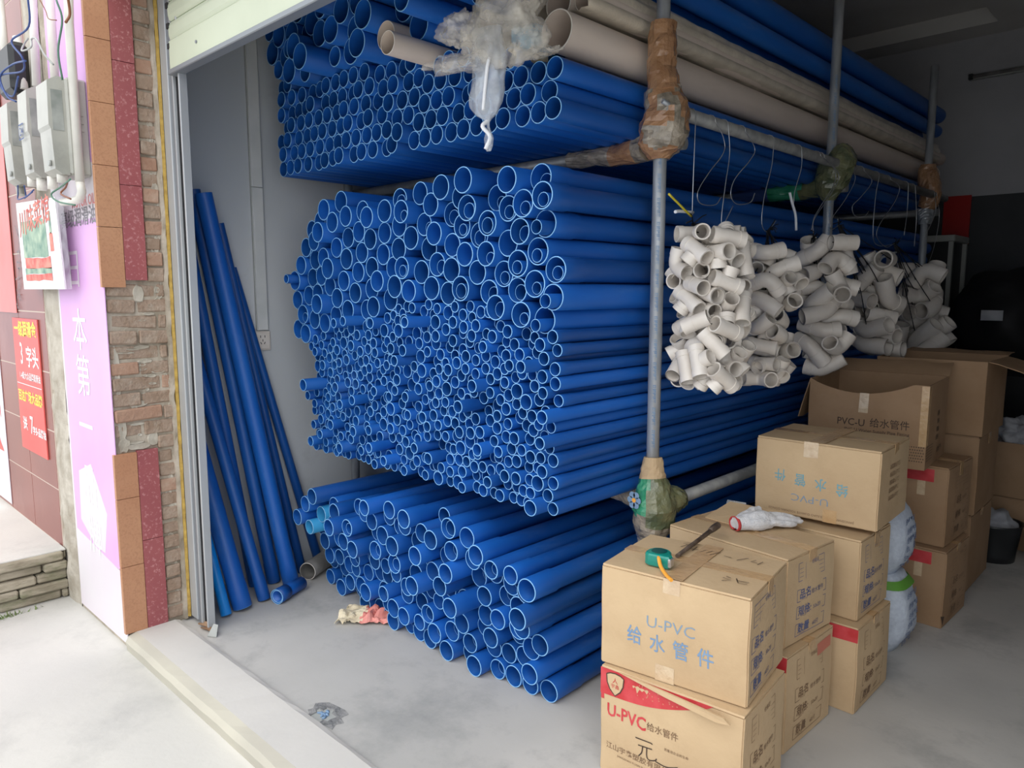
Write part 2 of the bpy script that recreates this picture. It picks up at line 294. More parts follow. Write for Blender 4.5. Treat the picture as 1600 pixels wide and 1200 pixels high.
PACK={
'upper_med':'-1636,2092,365 -3383,2092,365 -3310,2092,365 -3236,2092,365 -3163,2092,365 -1710,2092,365 -3089,2092,365 -3016,2092,365 -1784,2092,365 -2942,2092,365 -1857,2092,365 -1931,2092,365 -2004,2092,365 -2078,2092,365 -2152,2092,365 -2868,2092,365 -2795,2092,365 -2721,2092,365 -2225,2092,365 -2299,2092,365 -2372,2092,365 -2648,2092,365 -2574,2092,365 -2500,2092,365 -2436,2128,365 -2188,2155,365 -2115,2155,365 -2611,2155,365 -1894,2155,365 -2537,2155,365 -3273,2155,365 -1820,2155,365 -2905,2155,365 -1968,2155,365 -2262,2155,365 -3200,2155,365 -1747,2155,365 -2041,2155,365 -3126,2155,365 -2832,2155,365 -2336,2155,365 -3347,2155,365 -2979,2155,365 -3052,2155,365 -2684,2155,365 -2758,2155,365 -1673,2155,365 -2473,2192,365 -2400,2192,365 -2942,2219,365 -2868,2219,365 -2152,2219,365 -3163,2219,365 -2795,2219,365 -2225,2219,365 -1710,2219,365 -2004,2219,365 -3383,2219,365 -2721,2219,365 -2078,2219,365 -1784,2219,365 -1857,2219,365 -1636,2219,365 -2299,2219,365 -3310,2219,365 -2648,2219,365 -3236,2219,365 -1931,2219,365 -3016,2219,365 -2574,2219,365 -3089,2219,365 -2510,2255,365 -2363,2255,365 -2436,2255,365 -2188,2283,365 -3126,2283,365 -1820,2283,365 -1894,2283,365 -3200,2283,365 -3273,2283,365 -2262,2283,365 -3052,2283,365 -2758,2283,365 -2115,2283,365 -2979,2283,365 -3347,2283,365 -2041,2283,365 -2905,2283,365 -2832,2283,365 -1968,2283,365 -2684,2283,365 -2611,2283,365 -2547,2319,365 -2473,2319,365 -2400,2319,365 -2326,2319,365 -2942,2346,365 -2647,2346,365 -2078,2346,365 -2152,2346,365 -2721,2346,365 -2868,2346,365 -2795,2346,365 -3383,2346,365 -2225,2346,365 -3163,2346,365 -3310,2346,365 -3089,2346,365 -3016,2346,365 -3236,2346,365 -2436,2383,365 -2363,2383,365 -2584,2383,365 -2510,2383,365 -3273,2410,365 -2758,2410,365 -3200,2410,365 -3052,2410,365 -3126,2410,365 -3347,2410,365 -2832,2410,365 -2905,2410,365 -2684,2410,365 -2979,2410,365 -3310,2474,365 -3383,2474,365',
'white':'-1931,2367,550 -2027,2423,550 -2188,2431,550 -1743,2479,550 -1942,2494,550 -2104,2502,550 -1668,2353,670 -1800,2359,550 -1643,2477,450',
'upper_big':'-2285,2399,425 -2547,2467,550 -2400,2467,550 -2721,2495,550 -2293,2497,550 -3089,2481,425 -2942,2495,550 -2819,2489,425 -3185,2501,550 -2624,2547,550 -3031,2560,550 -2200,2528,425 -2473,2550,550 -2019,2573,550 -3347,2545,425 -2789,2582,550 -3257,2585,550 -2367,2580,550 -3127,2580,425 -2898,2596,550 -2113,2600,425 -2259,2606,550 -3395,2630,550 -1926,2605,425 -2550,2629,550 -2691,2634,550 -1797,2648,550 -3179,2663,550 -3082,2653,425 -2443,2659,550 -1642,2657,425 -2054,2678,550 -2336,2686,550 -2985,2666,550 -2785,2693,550 -2165,2683,550 -3300,2687,550 -2883,2693,425 -1896,2698,550 -2618,2717,550 -2520,2723,425 -3408,2727,425 -1715,2702,425 -3108,2748,550 -2250,2732,425 -1796,2759,550 -2433,2769,550 -3225,2750,425 -2712,2775,550 -2946,2769,550 -1985,2764,550 -2094,2781,550 -2837,2790,550 -1655,2780,550 -2324,2796,550 -2561,2812,550 -1889,2819,550 -2199,2816,550 -1735,2836,425',
'mid_small':'-1624,750,245 -1678,754,290 -1732,750,245 -1782,750,245 -3161,754,290 -3109,747,225 -1829,747,225 -1877,750,245 -1925,747,225 -3062,750,245 -1972,750,245 -3014,747,225 -2022,750,245 -2069,747,225 -2969,747,225 -2923,747,225 -2875,750,245 -2826,750,245 -2776,750,245 -2121,754,290 -2173,747,225 -2729,747,225 -2681,750,245 -2224,754,290 -2276,747,225 -2634,747,225 -2586,750,245 -2538,747,225 -2322,747,225 -2369,750,245 -2493,747,225 -2447,747,225 -1713,793,225 -1810,791,245 -2654,788,225 -2516,787,225 -2851,792,245 -2410,774,225 -2946,787,225 -2049,788,225 -1945,788,225 -2470,787,225 -1997,792,245 -2701,795,245 -2158,791,225 -3034,788,225 -1643,795,245 -2563,793,245 -2299,787,225 -1759,791,225 -2370,799,245 -2253,800,245 -3089,791,245 -2801,790,225 -2900,790,225 -2202,801,225 -2748,789,225 -1857,793,225 -2095,801,245 -3140,809,290 -1902,803,225 -2417,826,290 -2610,801,225 -2990,799,225 -2822,831,225 -1834,834,245 -2643,833,225 -1936,833,225 -2775,830,245 -2028,831,245 -2289,831,225 -2926,828,225 -1981,838,225 -1784,833,245 -3021,832,225 -3068,836,245 -2532,830,225 -2577,839,225 -2484,832,245 -2726,838,245 -2171,837,245 -1681,834,290 -2878,834,245 -2227,842,245 -2121,843,245 -2336,836,245 -1733,834,225 -2976,842,225 -1882,846,245 -2074,844,225 -2681,860,245 -1624,841,245 -2307,873,225 -1848,880,225 -3168,853,225 -2846,871,245 -2378,863,245 -3113,853,225 -1757,873,225 -1954,875,225 -2613,870,245 -2797,874,245 -2546,875,245 -2260,879,245 -2909,870,225 -1654,881,245 -2450,868,245 -2042,877,225 -2152,880,225 -2197,879,225 -3040,874,225 -2497,878,225 -2954,884,245 -1702,882,225 -2748,882,245 -3084,891,245 -1801,890,245 -2101,894,290 -3131,895,225 -1909,885,225 -1998,888,225 -3000,897,225 -3041,921,245 -2411,899,245 -2345,898,225 -2880,905,225 -1941,921,245 -2652,897,225 -2704,904,245 -1679,922,225 -2053,927,290 -1876,916,225 -1736,915,245 -2606,924,290 -2145,932,290 -2290,916,225 -2780,920,245 -2466,915,245 -2246,925,225 -2522,919,245 -2827,915,225 -2923,920,225 -3168,922,225 -1987,932,225 -2200,925,225 -2736,939,225 -1624,921,245 -2656,945,245 -1830,931,245 -2329,940,225 -1780,933,225 -3107,933,225 -2969,930,225 -2860,949,245 -2428,944,225 -2374,933,225 -3007,955,225 -2810,959,245 -1904,951,225 -2098,958,245 -2139,986,245 -1653,959,225 -2560,951,245 -2938,965,245 -1710,958,245 -2699,970,245 -3051,968,225 -3143,961,225 -2492,958,245 -2018,968,245 -2276,959,225 -2764,978,245 -3097,979,245 -2231,968,225 -2618,976,245 -1969,977,245 -1757,975,245 -1861,970,245 -2357,978,245 -1806,974,245 -2450,986,245 -2189,989,245 -2062,992,245 -1901,999,245 -2844,993,225 -2893,983,225 -1622,993,225 -2978,990,225 -1681,995,225 -2574,998,245 -1857,1018,225 -2310,992,245 -2520,1004,290 -2262,1004,245 -3168,999,225 -2403,991,225 -2661,1001,245 -2020,1018,245 -1725,1013,245 -2929,1014,245 -3022,1003,225 -3067,1019,245 -2799,1020,290 -2371,1026,245 -2746,1022,225 -2884,1028,225 -2219,1026,225 -2103,1016,225 -1774,1021,245 -3126,1017,225 -1946,1020,245 -2161,1030,245 -2973,1037,245 -2615,1026,245 -2701,1027,225 -2063,1042,245 -2472,1030,245 -3029,1048,225 -2417,1035,225 -3165,1046,245 -2296,1038,225 -1686,1040,225 -1893,1046,225 -1641,1035,225 -1984,1049,225 -2254,1056,225 -1818,1044,245 -2570,1048,245 -1938,1074,290 -2657,1049,225 -2024,1074,245 -2843,1048,225 -2106,1062,225 -1729,1062,245 -3099,1062,290 -2524,1056,225 -2916,1062,245 -2768,1062,225 -2194,1064,225 -2336,1059,225 -2697,1074,245 -1777,1068,225 -2996,1079,225 -2872,1085,245 -2069,1089,225 -2389,1070,225 -2611,1073,225 -2811,1083,245 -3144,1089,225 -1856,1075,245 -2446,1070,225 -1624,1079,245 -1813,1096,225 -2149,1077,225 -1672,1084,225 -2296,1085,245 -2739,1100,245 -2652,1096,245 -2952,1093,225 -2552,1094,245 -1984,1102,245 -2229,1096,245 -2489,1086,225 -2911,1112,225 -2354,1103,245 -3054,1087,225 -1749,1112,290 -2115,1106,225 -1895,1103,225 -2418,1113,290 -3091,1116,245 -2840,1120,225 -2180,1119,290 -2314,1129,225 -1622,1127,225 -1852,1125,245 -3020,1120,245 -2693,1124,245 -1696,1125,245 -2515,1123,225 -2027,1121,225 -1942,1126,225 -2594,1116,225 -2269,1124,225 -2468,1133,245 -2079,1134,225 -2879,1148,245 -2783,1124,245 -2633,1140,225 -3139,1141,290 -2227,1146,245 -2740,1149,245 -2376,1148,245 -2948,1139,225 -2557,1141,225 -1902,1151,245 -3058,1152,245 -2135,1149,245 -1797,1146,290 -1982,1152,245 -1859,1172,225 -2816,1161,245 -1659,1154,225 -2990,1157,225 -3100,1175,225 -1747,1166,245 -2430,1171,290 -2671,1166,225 -2501,1167,225 -2186,1171,225 -2596,1165,225 -2044,1164,225 -2269,1172,245 -1700,1174,225 -2919,1174,225 -2095,1179,245 -2323,1181,290 -2773,1186,245 -3165,1188,245 -1942,1177,225 -2556,1187,225 -1624,1187,245 -2225,1194,225 -2725,1196,245 -3025,1189,245 -2855,1191,245 -3125,1213,225 -2147,1198,245 -2679,1210,225 -2633,1191,225 -2979,1202,225 -2373,1195,225 -1900,1200,245 -1819,1193,225 -3069,1208,225 -2008,1192,225 -2472,1205,245 -2897,1214,225 -1728,1210,225 -1669,1209,245 -1775,1213,245 -2189,1220,225 -2107,1227,245 -2813,1213,225 -2050,1209,225 -2593,1213,225 -2341,1236,290 -2519,1214,225 -1968,1214,225 -2264,1221,245 -1624,1237,245 -2411,1220,225 -1815,1238,225 -1858,1222,225 -2757,1234,245 -3010,1235,225 -3168,1236,225 -2941,1231,245 -2449,1248,245 -2641,1236,225 -1929,1241,245 -2065,1254,245 -2850,1238,225 -2225,1251,245 -2019,1242,225 -1700,1246,225 -2556,1240,225 -3094,1246,225 -2710,1247,245 -1747,1251,225 -2294,1259,225 -2800,1259,245 -2600,1260,245 -2389,1262,245 -3050,1258,225 -2151,1250,245 -2976,1264,225 -1974,1261,245 -2900,1266,290 -2514,1261,245 -1852,1269,245 -2744,1279,225 -3135,1270,245 -1900,1281,245 -2669,1275,245 -2109,1276,245 -1787,1277,245 -1660,1272,245 -3015,1291,245 -2031,1286,225 -3082,1290,225 -2187,1283,245 -2559,1287,245 -2427,1293,245 -2348,1290,245 -2943,1296,225 -2475,1288,225 -1719,1289,245 -2841,1283,225 -1759,1315,225 -2784,1306,245 -2257,1295,290 -2628,1299,225 -2516,1309,225 -1989,1306,225 -2145,1310,245 -1944,1298,225 -2306,1317,245 -1622,1301,225 -2876,1312,225 -2072,1309,245 -2212,1326,245 -2706,1308,245 -1824,1310,245 -2830,1335,290 -2386,1328,290 -2029,1334,245 -1871,1319,225 -1678,1318,245 -2458,1338,290 -2917,1333,225 -2588,1333,290 -2663,1328,225 -2980,1322,225 -1915,1336,245 -2339,1351,225 -2746,1344,290 -2108,1340,225 -2268,1348,245 -1720,1340,225 -2537,1351,245 -2171,1353,245 -1638,1346,245 -1792,1349,245 -1962,1343,225 -2878,1358,225 -2695,1363,245 -1842,1357,245 -2131,1382,245 -2068,1365,245 -1999,1373,245 -2218,1380,290 -2632,1364,245 -1886,1374,225 -1932,1381,225 -2416,1379,290 -2495,1377,245 -2304,1380,225 -2791,1370,225 -2537,1399,225 -2583,1386,245 -2365,1389,225 -2037,1402,225 -2265,1407,245 -2459,1408,225 -2089,1410,245 -1995,1423,245 -2172,1417,290 -2329,1420,245 -2374,1433,225 -1945,1426,245 -2501,1426,225 -2224,1432,225 -2056,1443,225 -2290,1447,225 -2422,1438,245 -2126,1441,225',
'mid_big':'-3201,1296,455 -3051,1351,455 -3141,1366,455 -3292,1314,475 -3232,1388,475 -2958,1388,455 -1686,1401,475 -2842,1416,455 -2738,1419,455 -1778,1418,455 -3033,1441,455 -2648,1433,455 -3294,1458,455 -2560,1466,475 -1876,1442,455 -3203,1479,475 -2917,1469,455 -1636,1480,455 -2792,1493,455 -1949,1497,455 -2389,1501,455 -1809,1504,455 -2171,1492,455 -2079,1510,475 -3110,1490,455 -2481,1519,475 -2262,1512,475 -1718,1525,475 -2700,1510,475 -3292,1551,475 -2991,1523,455 -2867,1546,455 -2613,1543,455 -1882,1562,475 -3164,1564,455 -2783,1584,455 -1637,1572,455 -2334,1576,475 -2006,1569,455 -3069,1571,455 -2142,1581,475 -1793,1596,475 -2235,1604,475 -2425,1594,455 -2683,1602,455 -2536,1597,475 -2941,1602,475 -1942,1634,455 -3233,1624,455 -1706,1635,475 -2067,1637,455 -2855,1644,475 -2609,1656,455 -3122,1648,475 -2307,1668,475 -3029,1654,455 -1855,1669,475 -2746,1668,455 -2477,1672,475 -2151,1675,455 -2003,1705,475 -2933,1696,455 -2391,1713,475 -2230,1721,455 -1768,1704,455 -3195,1707,455 -2672,1722,455 -1677,1726,475 -2852,1737,455 -2584,1744,455 -1916,1740,455 -3079,1731,455 -2089,1742,455 -2762,1758,455 -2311,1762,455 -2469,1768,475 -1744,1795,475 -2993,1765,455 -1837,1787,455 -3151,1787,455 -2168,1792,475 -2015,1800,475 -2388,1813,455 -1636,1810,455 -2648,1810,455 -1925,1833,475 -2912,1806,455 -2823,1827,455 -2543,1829,475 -3066,1821,455 -2253,1833,455 -2732,1844,455 -2095,1849,455 -2984,1866,475 -2459,1870,455 -1699,1879,475 -1792,1875,455 -2179,1890,475 -2886,1896,475 -2329,1883,455 -2013,1896,475',
'floor':'-1672,42,425 -3210,40,400 -1756,40,400 -1839,42,425 -3129,40,400 -3046,42,425 -2963,40,400 -2883,40,400 -2800,42,425 -2714,42,425 -1922,40,400 -2005,42,425 -2635,36,360 -2556,42,425 -2473,40,400 -2390,42,425 -3208,123,425 -2090,42,425 -2176,42,425 -2305,42,425 -2436,112,400 -2923,110,400 -2607,103,360 -3093,115,425 -2240,99,425 -2347,109,360 -2840,118,425 -2159,126,425 -2048,114,400 -1719,112,400 -1958,115,425 -3000,107,360 -2519,120,425 -1875,117,400 -2755,118,425 -2675,140,400 -1796,133,400 -2293,163,400 -2580,170,360 -2006,183,400 -2089,186,425 -1917,186,400 -3145,182,425 -1738,192,425 -1838,202,400 -2797,189,400 -2372,182,400 -2171,211,425 -2969,179,425 -2468,188,425 -3063,192,400 -2874,189,360 -3210,234,400 -2719,207,400 -1964,255,425 -2639,219,400 -2249,225,360 -2538,238,425 -2413,251,400 -3134,267,425 -2322,246,400 -2840,258,400 -2923,252,425 -3008,255,425 -1670,240,400 -2761,276,400 -2108,269,425 -2204,283,360 -1783,265,425 -1882,269,400 -3203,317,425 -1712,308,400 -2601,285,360 -2678,289,400 -2963,327,425 -2479,290,360 -2364,318,425 -3066,319,425 -2032,303,400 -2281,315,400 -2879,328,400 -1959,337,400 -2152,339,400 -2542,338,425 -2624,361,425 -1782,348,400 -1879,350,400 -3135,357,360 -2731,350,400 -2027,386,425 -3020,388,400 -2809,367,400 -3198,400,400 -2107,406,400 -1670,377,400 -2439,358,425 -2317,386,400 -2919,393,360 -2226,373,400 -1948,420,425 -1830,416,425 -1740,417,400 -2503,411,400 -2686,417,400 -3093,421,400 -2426,443,425 -2854,434,400 -2583,436,425 -2262,445,400 -2774,440,400 -2343,466,425 -2017,471,425 -2180,440,400 -3158,469,400 -2928,472,425 -1672,465,425 -1887,471,360 -3026,471,425 -2114,486,400 -2647,488,400 -2283,523,400 -2494,491,400 -2570,518,400 -3094,519,400 -2726,505,400 -2819,507,400 -2404,525,425 -2202,518,400 -2057,546,425 -2139,571,425 -1783,480,360 -1948,517,400 -2632,563,360 -2509,570,400 -2340,579,400 -2238,585,360',
}
FIT='''0 tee 1 -1441 2430 1623 -386 -131 -913 22
0 tee 1 -1235 2454 1613 741 -195 610 203
0 tee 1 -1333 2305 1639 248 137 -512 811
0 tee 1 -1440 2383 1543 -617 -290 -233 -693
0 tee 1 -1268 2470 1248 530 775 248 -240
0 tee 1 -1364 2376 1629 -21 -610 645 460
0 tee 1 -1427 2402 1460 178 913 -283 -234
0 tee 1 -1454 2416 1179 852 0 0 -523
0 tee 1 -1384 2426 1506 497 -328 374 -711
0 tee 1 -1275 2345 1633 723 -664 121 -148
0 tee 1 -1301 2462 1328 57 -395 -915 64
0 tee 1 -1343 2533 1254 167 -676 -71 -714
0 tee 1 -1345 2523 1399 -275 -907 -90 306
0 tee 1 -1316 2309 1255 628 537 299 -477
0 tee 1 -1327 2361 1579 439 -440 -619 481
0 tee 1 -1392 2460 1686 -185 -137 909 -348
0 tee 1 -1254 2374 1684 -211 -366 867 266
0 tee 1 -1274 2498 1541 804 424 45 -415
0 tee 1 -1310 2449 1476 -330 -40 -847 -415
0 tee 1 -1247 2371 1370 703 392 452 386
0 tee 1 -1347 2470 1610 -74 -944 -310 86
0 tee 1 -1310 2353 1491 50 -246 -965 -72
0 tee 1 -1340 2393 1368 -121 -247 -884 377
0 tee 1 -1438 2406 1294 134 342 -341 -865
0 tee 1 -1370 2519 1630 -116 254 -861 -426
0 tee 1 -1280 2345 1319 901 65 411 119
0 tee 1 -1369 2318 1232 -517 215 821 109
0 tee 1 -1397 2380 1702 900 0 0 436
0 tee 1 -1267 2404 1632 -651 694 -298 -73
0 tee 1 -1263 2524 1264 393 -226 563 691
0 tee 1 -1331 2415 1249 433 -611 321 -580
0 tee 1 -1383 2389 1200 720 -163 470 -484
0 tee 1 -1357 2525 1510 -416 619 557 365
0 tee 1 -1280 2432 1179 995 0 0 -96
0 tee 1 -1422 2495 1527 633 -525 -523 222
0 tee 1 -1300 2355 1209 -440 -133 -814 355
0 tee 1 -1277 2503 1462 -437 474 -756 -111
0 tee 1 -1269 2469 1381 -154 774 588 -180
0 tee 1 -1373 2330 1470 250 177 -567 765
0 tee 1 -1376 2472 1561 16 979 136 -151
0 tee 1 -1382 2465 1358 221 109 969 19
0 tee 1 -1236 2340 1201 567 -547 -78 611
0 tee 1 -1227 2445 1439 761 -199 600 -146
0 tee 1 -1397 2443 1433 -821 83 -459 330
0 tee 1 -1431 2453 1260 170 -582 705 368
0 tee 1 -1284 2508 1651 -514 -179 333 770
0 tee 1 -1308 2435 1550 -304 -338 -120 883
0 tee 1 -1395 2366 1389 -490 822 18 288
0 tee 1 -1253 2369 1531 632 596 448 212
0 tee 1 -1332 2525 1702 0 -988 -155 0
0 coupling 0.95 -1297 2443 1702 -910 381 62 -149
0 coupling 0.95 -1359 2450 1295 -769 -88 237 588
0 coupling 0.95 -1309 2508 1180 941 -214 -58 255
0 coupling 0.95 -1260 2400 1452 -414 134 -337 -835
0 coupling 0.95 -1392 2503 1241 -631 -519 232 529
0 coupling 0.95 -1332 2308 1520 -206 182 858 -434
0 coupling 0.95 -1423 2348 1223 -653 -138 290 -686
0 coupling 0.95 -1331 2311 1392 -162 177 -935 -261
0 elbow90 0.95 -1338 2389 1444 -192 243 904 -294
0 elbow90 0.95 -1428 2321 1585 13 -215 -688 -693
0 elbow90 0.95 -1396 2400 1580 168 -886 -226 369
0 elbow90 0.95 -1433 2478 1392 746 379 480 262
0 elbow90 0.95 -1403 2500 1178 -138 -907 -247 312
0 elbow90 0.95 -1388 2365 1306 617 -265 -391 -629
0 elbow90 0.95 -1354 2348 1704 388 -172 -46 -905
0 elbow90 0.95 -1267 2417 1232 218 166 564 779
1 elbow90 1.12 -1317 3038 1572 -546 679 166 462
1 elbow90 1.12 -1445 2972 1217 -642 226 718 -148
1 elbow90 1.12 -1418 2967 1446 -463 -803 -302 -226
1 elbow90 1.12 -1370 2998 1663 28 -267 477 -837
1 elbow90 1.12 -1454 2990 1511 -15 -797 165 -580
1 elbow90 1.12 -1307 2999 1439 420 531 57 -734
1 elbow90 1.12 -1380 2929 1141 0 -888 -459 0
1 elbow90 1.12 -1366 2899 1652 -42 448 -882 -139
1 elbow90 1.12 -1333 2876 1552 205 552 -701 402
1 elbow90 1.12 -1303 2970 1313 -169 -976 129 -46
1 elbow90 1.12 -1378 3016 1477 -259 -448 853 73
1 elbow90 1.12 -1380 2977 1187 -844 -140 505 116
1 elbow90 1.12 -1349 3031 1140 -389 217 -821 -358
1 elbow90 1.12 -1323 3021 1247 268 196 761 557
1 elbow45 1.12 -1333 2936 1591 -873 235 400 151
1 elbow45 1.12 -1363 2880 1474 832 -541 22 -117
1 elbow45 1.12 -1409 2947 1259 -880 -275 -286 261
1 elbow45 1.12 -1314 2993 1374 -149 -931 314 -112
1 elbow45 1.12 -1360 2936 1424 -171 530 -504 -661
1 elbow45 1.12 -1427 3026 1623 -190 105 -29 976
1 elbow45 1.12 -1417 2977 1373 15 -982 -132 134
1 elbow45 1.12 -1379 2884 1348 332 -81 896 285
1 tee 1 -1397 3012 1416 -13 -199 -969 144
1 tee 1 -1320 2970 1171 187 504 382 -752
1 tee 1 -1363 2902 1277 -124 -111 907 387
1 tee 1 -1314 2971 1533 -727 580 -23 366
1 tee 1 -1423 2936 1577 -298 401 488 -716
1 tee 1 -1396 3010 1564 96 -180 -447 871
1 tee 1 -1409 3015 1294 652 246 635 -333
1 tee 1 -1357 2915 1202 -74 24 112 -991
2 elbow45 1.33 -1348 3511 1394 -89 636 -566 -517
2 elbow45 1.33 -1393 3594 1655 -506 23 824 255
2 elbow45 1.33 -1323 3646 1683 237 -697 -372 566
2 elbow45 1.33 -1437 3589 1301 -892 134 -215 375
2 elbow45 1.33 -1384 3668 1291 260 -256 -156 918
2 elbow45 1.33 -1322 3605 1388 83 -400 799 -441
2 elbow45 1.33 -1406 3514 1674 -330 407 -798 -297
2 elbow45 1.33 -1369 3518 1313 -32 -296 908 295
2 elbow45 1.33 -1410 3502 1454 -774 198 364 479
2 elbow45 1.33 -1408 3518 1241 897 -398 192 2
2 elbow45 1.33 -1415 3637 1407 -757 585 270 -109
2 elbow45 1.33 -1390 3620 1195 -657 -683 -300 -109
2 elbow45 1.33 -1372 3588 1121 769 627 127 3
2 elbow90 1.3 -1386 3563 1516 -271 -722 449 -451
2 elbow90 1.3 -1309 3572 1224 514 502 653 243
2 elbow90 1.3 -1400 3672 1628 809 543 55 219
2 elbow90 1.3 -1304 3573 1508 408 366 362 754
2 elbow90 1.3 -1332 3549 1664 559 -518 -644 68
2 elbow90 1.3 -1473 3592 1464 -83 759 -103 -638
2 elbow90 1.3 -1340 3631 1536 178 189 -949 -180
2 elbow90 1.3 -1475 3592 1670 -588 -198 -746 -242
2 elbow90 1.3 -1398 3536 1593 -841 -53 97 -530
2 coupling 1.2 -1290 3530 1721 -246 -309 719 572
2 coupling 1.2 -1420 3659 1476 645 -745 -105 -136
2 coupling 1.2 -1328 3651 1449 -637 -383 -502 -442
2 coupling 1.2 -1431 3648 1549 532 80 247 806
3 elbow45 1.6 -1407 4245 1199 -831 -307 -97 454
3 elbow45 1.6 -1386 4209 1280 -750 -541 -22 379
3 elbow45 1.6 -1364 4325 1190 909 0 0 -418
3 elbow45 1.6 -1318 4308 1668 0 -940 342 0
3 elbow45 1.6 -1310 4239 1456 -499 -300 585 565
3 elbow45 1.6 -1382 4269 1604 472 693 424 -343
3 coupling 1.45 -1332 4241 1366 924 223 184 250
3 coupling 1.45 -1394 4183 1580 -240 -287 -733 568
3 coupling 1.45 -1424 4198 1458 -132 -968 185 105
3 coupling 1.45 -1401 4330 1330 -25 350 302 -886
3 coupling 1.45 -1429 4309 1440 -822 290 -369 323
3 coupling 1.45 -1490 4282 1380 555 408 -528 -496
3 elbow90 1.5 -1374 4382 1436 -656 620 204 379
3 elbow90 1.5 -1391 4255 1513 -965 87 -130 210
3 elbow90 1.5 -1412 4359 1554 101 -177 569 797
3 elbow90 1.5 -1343 4290 1274 53 -208 -976 -27
4 elbow45 1.8 -1396 5213 1407 -267 808 510 -129
4 elbow45 1.8 -1475 5033 1187 -621 -86 -768 -132
4 elbow45 1.8 -1372 5042 1219 580 -431 -403 -562
4 elbow45 1.8 -1295 5122 1238 332 -156 761 535
4 elbow45 1.8 -1291 5092 1397 754 358 156 527
4 coupling 1.7 -1453 5216 1315 -189 -952 -224 92
4 coupling 1.7 -1460 5027 1379 -20 -358 -906 -226
4 coupling 1.7 -1329 5165 1593 -20 -732 -316 -603
4 coupling 1.7 -1284 5228 1238 280 287 -539 741
4 coupling 1.7 -1272 5016 1169 -433 126 -818 356
4 coupling 1.7 -1427 5169 1508 409 223 -449 -763
4 elbow90 1.7 -1380 5082 1459 321 830 453 56
4 elbow90 1.7 -1469 5232 1170 461 633 615 -92
4 elbow90 1.7 -1381 5079 1330 126 -524 829 -151
4 elbow90 1.7 -1318 5191 1139 -557 0 0 -831
4 elbow90 1.7 -1418 5144 1637 940 -221 -98 242
4 elbow90 1.7 -1354 5064 1640 -148 -188 691 -682'''

# ------------------------------------------------------------------ lettering
_tc = {}
def text_geo(body, bold=0.0, shear=0.0):
    key = (body, bold, shear)
    if key in _tc: return _tc[key]
    c = bpy.data.curves.new('lettering', 'FONT'); c.body = body; c.size = 1; c.offset = bold; c.shear = shear; c.resolution_u = 2
    c.align_x = 'CENTER'; c.align_y = 'CENTER'
    o = bpy.data.objects.new('lettering', c); COL.objects.link(o)
    dg = bpy.context.evaluated_depsgraph_get(); ev = o.evaluated_get(dg); me = ev.to_mesh()
    vs = [(v.co.x, v.co.y) for v in me.vertices]; fs = [tuple(p.vertices) for p in me.polygons]
    ev.to_mesh_clear(); bpy.data.objects.remove(o); bpy.data.curves.remove(c)
    _tc[key] = (vs, fs); return vs, fs
def put_text(mb, body, org, ux, uy, size, bold=0.0, sx=1.0, mi=0, fn=None, flip=False, shear=0.0):
    vs, fs = text_geo(body, bold, shear); org = Vector(org); ux = Vector(ux); uy = Vector(uy)
    out = [org + ux*(x*size*sx) + uy*(y*size) for x,y in vs]
    if fn: out = [fn(p) for p in out]
    mb.add(out, fs, mi)
def stroke(mb, pts, org, ux, uy, w, mi=0, fn=None):
    """flat pen stroke through 2D points"""
    org = Vector(org); ux = Vector(ux); uy = Vector(uy); P = [Vector((a,b)) for a,b in pts]; vs = []; fs = []
    for i,p in enumerate(P):
        d = (P[min(i+1,len(P)-1)] - P[max(i-1,0)]).normalized(); n = Vector((-d.y, d.x))*w/2
        for q in (p+n, p-n): vs.append(org+ux*q.x+uy*q.y)
    for i in range(len(P)-1): fs.append((2*i,2*i+1,2*i+3,2*i+2))
    if fn: vs = [fn(v) for v in vs]
    mb.add(vs, fs, mi)
def rect_outline(mb, x0, y0, x1, y1, w, org, ux, uy, mi=0, fn=None):
    for a in (((x0,y0),(x1,y0)), ((x1,y0),(x1,y1)), ((x1,y1),(x0,y1)), ((x0,y1),(x0,y0))): stroke(mb, a, org, ux, uy, w, mi, fn)

# ------------------------------------------------------------------ the shop shell
XW, XR, YF, YB, ZC = -3.60, 0.80, 1.33, 7.0, 3.62      # left wall, right wall, front inside, back wall, ceiling
XP = -3.316                                           # jamb face of the front pier
def sbox(name, a, b, m, bev=0.0):
    mb = MB(); mb.box(a, b, 0, None, bev); return struct(mb.obj(name, m))
sbox('floor', (XW-.2, 1.25, -.2), (XR+.2, YB+.2, 0), M['floor'])
# pavement outside
mb = MB(); N = 24
mb.box((-14, -9, -.3), (12, 1.12, -.05)); struct(mb.obj('floor_pavement', M['pave']))
# worn sill along the shop front
mb = MB()
prof = [(1.035,-.06),(1.028,-.01),(1.04,.012),(1.075,.022),(1.24,.022),(1.262,.014),(1.268,-.01)]
n = 60; vs = []; fs = []
for i in range(n+1):
    x = XP + (XR-XP)*i/n
    for k,(y,z) in enumerate(prof):
        jx = noise.noise(Vector((x*6, k*3.1, 0)))
        vs.append((x, y + jx*(.008 if k in (1,2,5,6) else 0), z + noise.noise(Vector((x*9,k,5)))*.004))
K = len(prof)
for i in range(n):
    for k in range(K-1): fs.append((i*K+k, (i+1)*K+k, (i+1)*K+k+1, i*K+k+1))
    fs.append((i*K, i*K+K-1, (i+1)*K+K-1, (i+1)*K))
fs.append(tuple(range(K))); fs.append(tuple(n*K+k for k in reversed(range(K))))
mis = []
mb.add(vs, fs, 0, False)
mb.m = [1 if (i % K) in (0,1,2) and i < n*K else 0 for i in range(len(fs))]
struct(mb.obj('trim_sill', [M['sill'], M['sill_edge']]))
sbox('wall_left', (XW-.2, YF, 0), (XW, YB+.2, ZC+.3), M['plaster'])
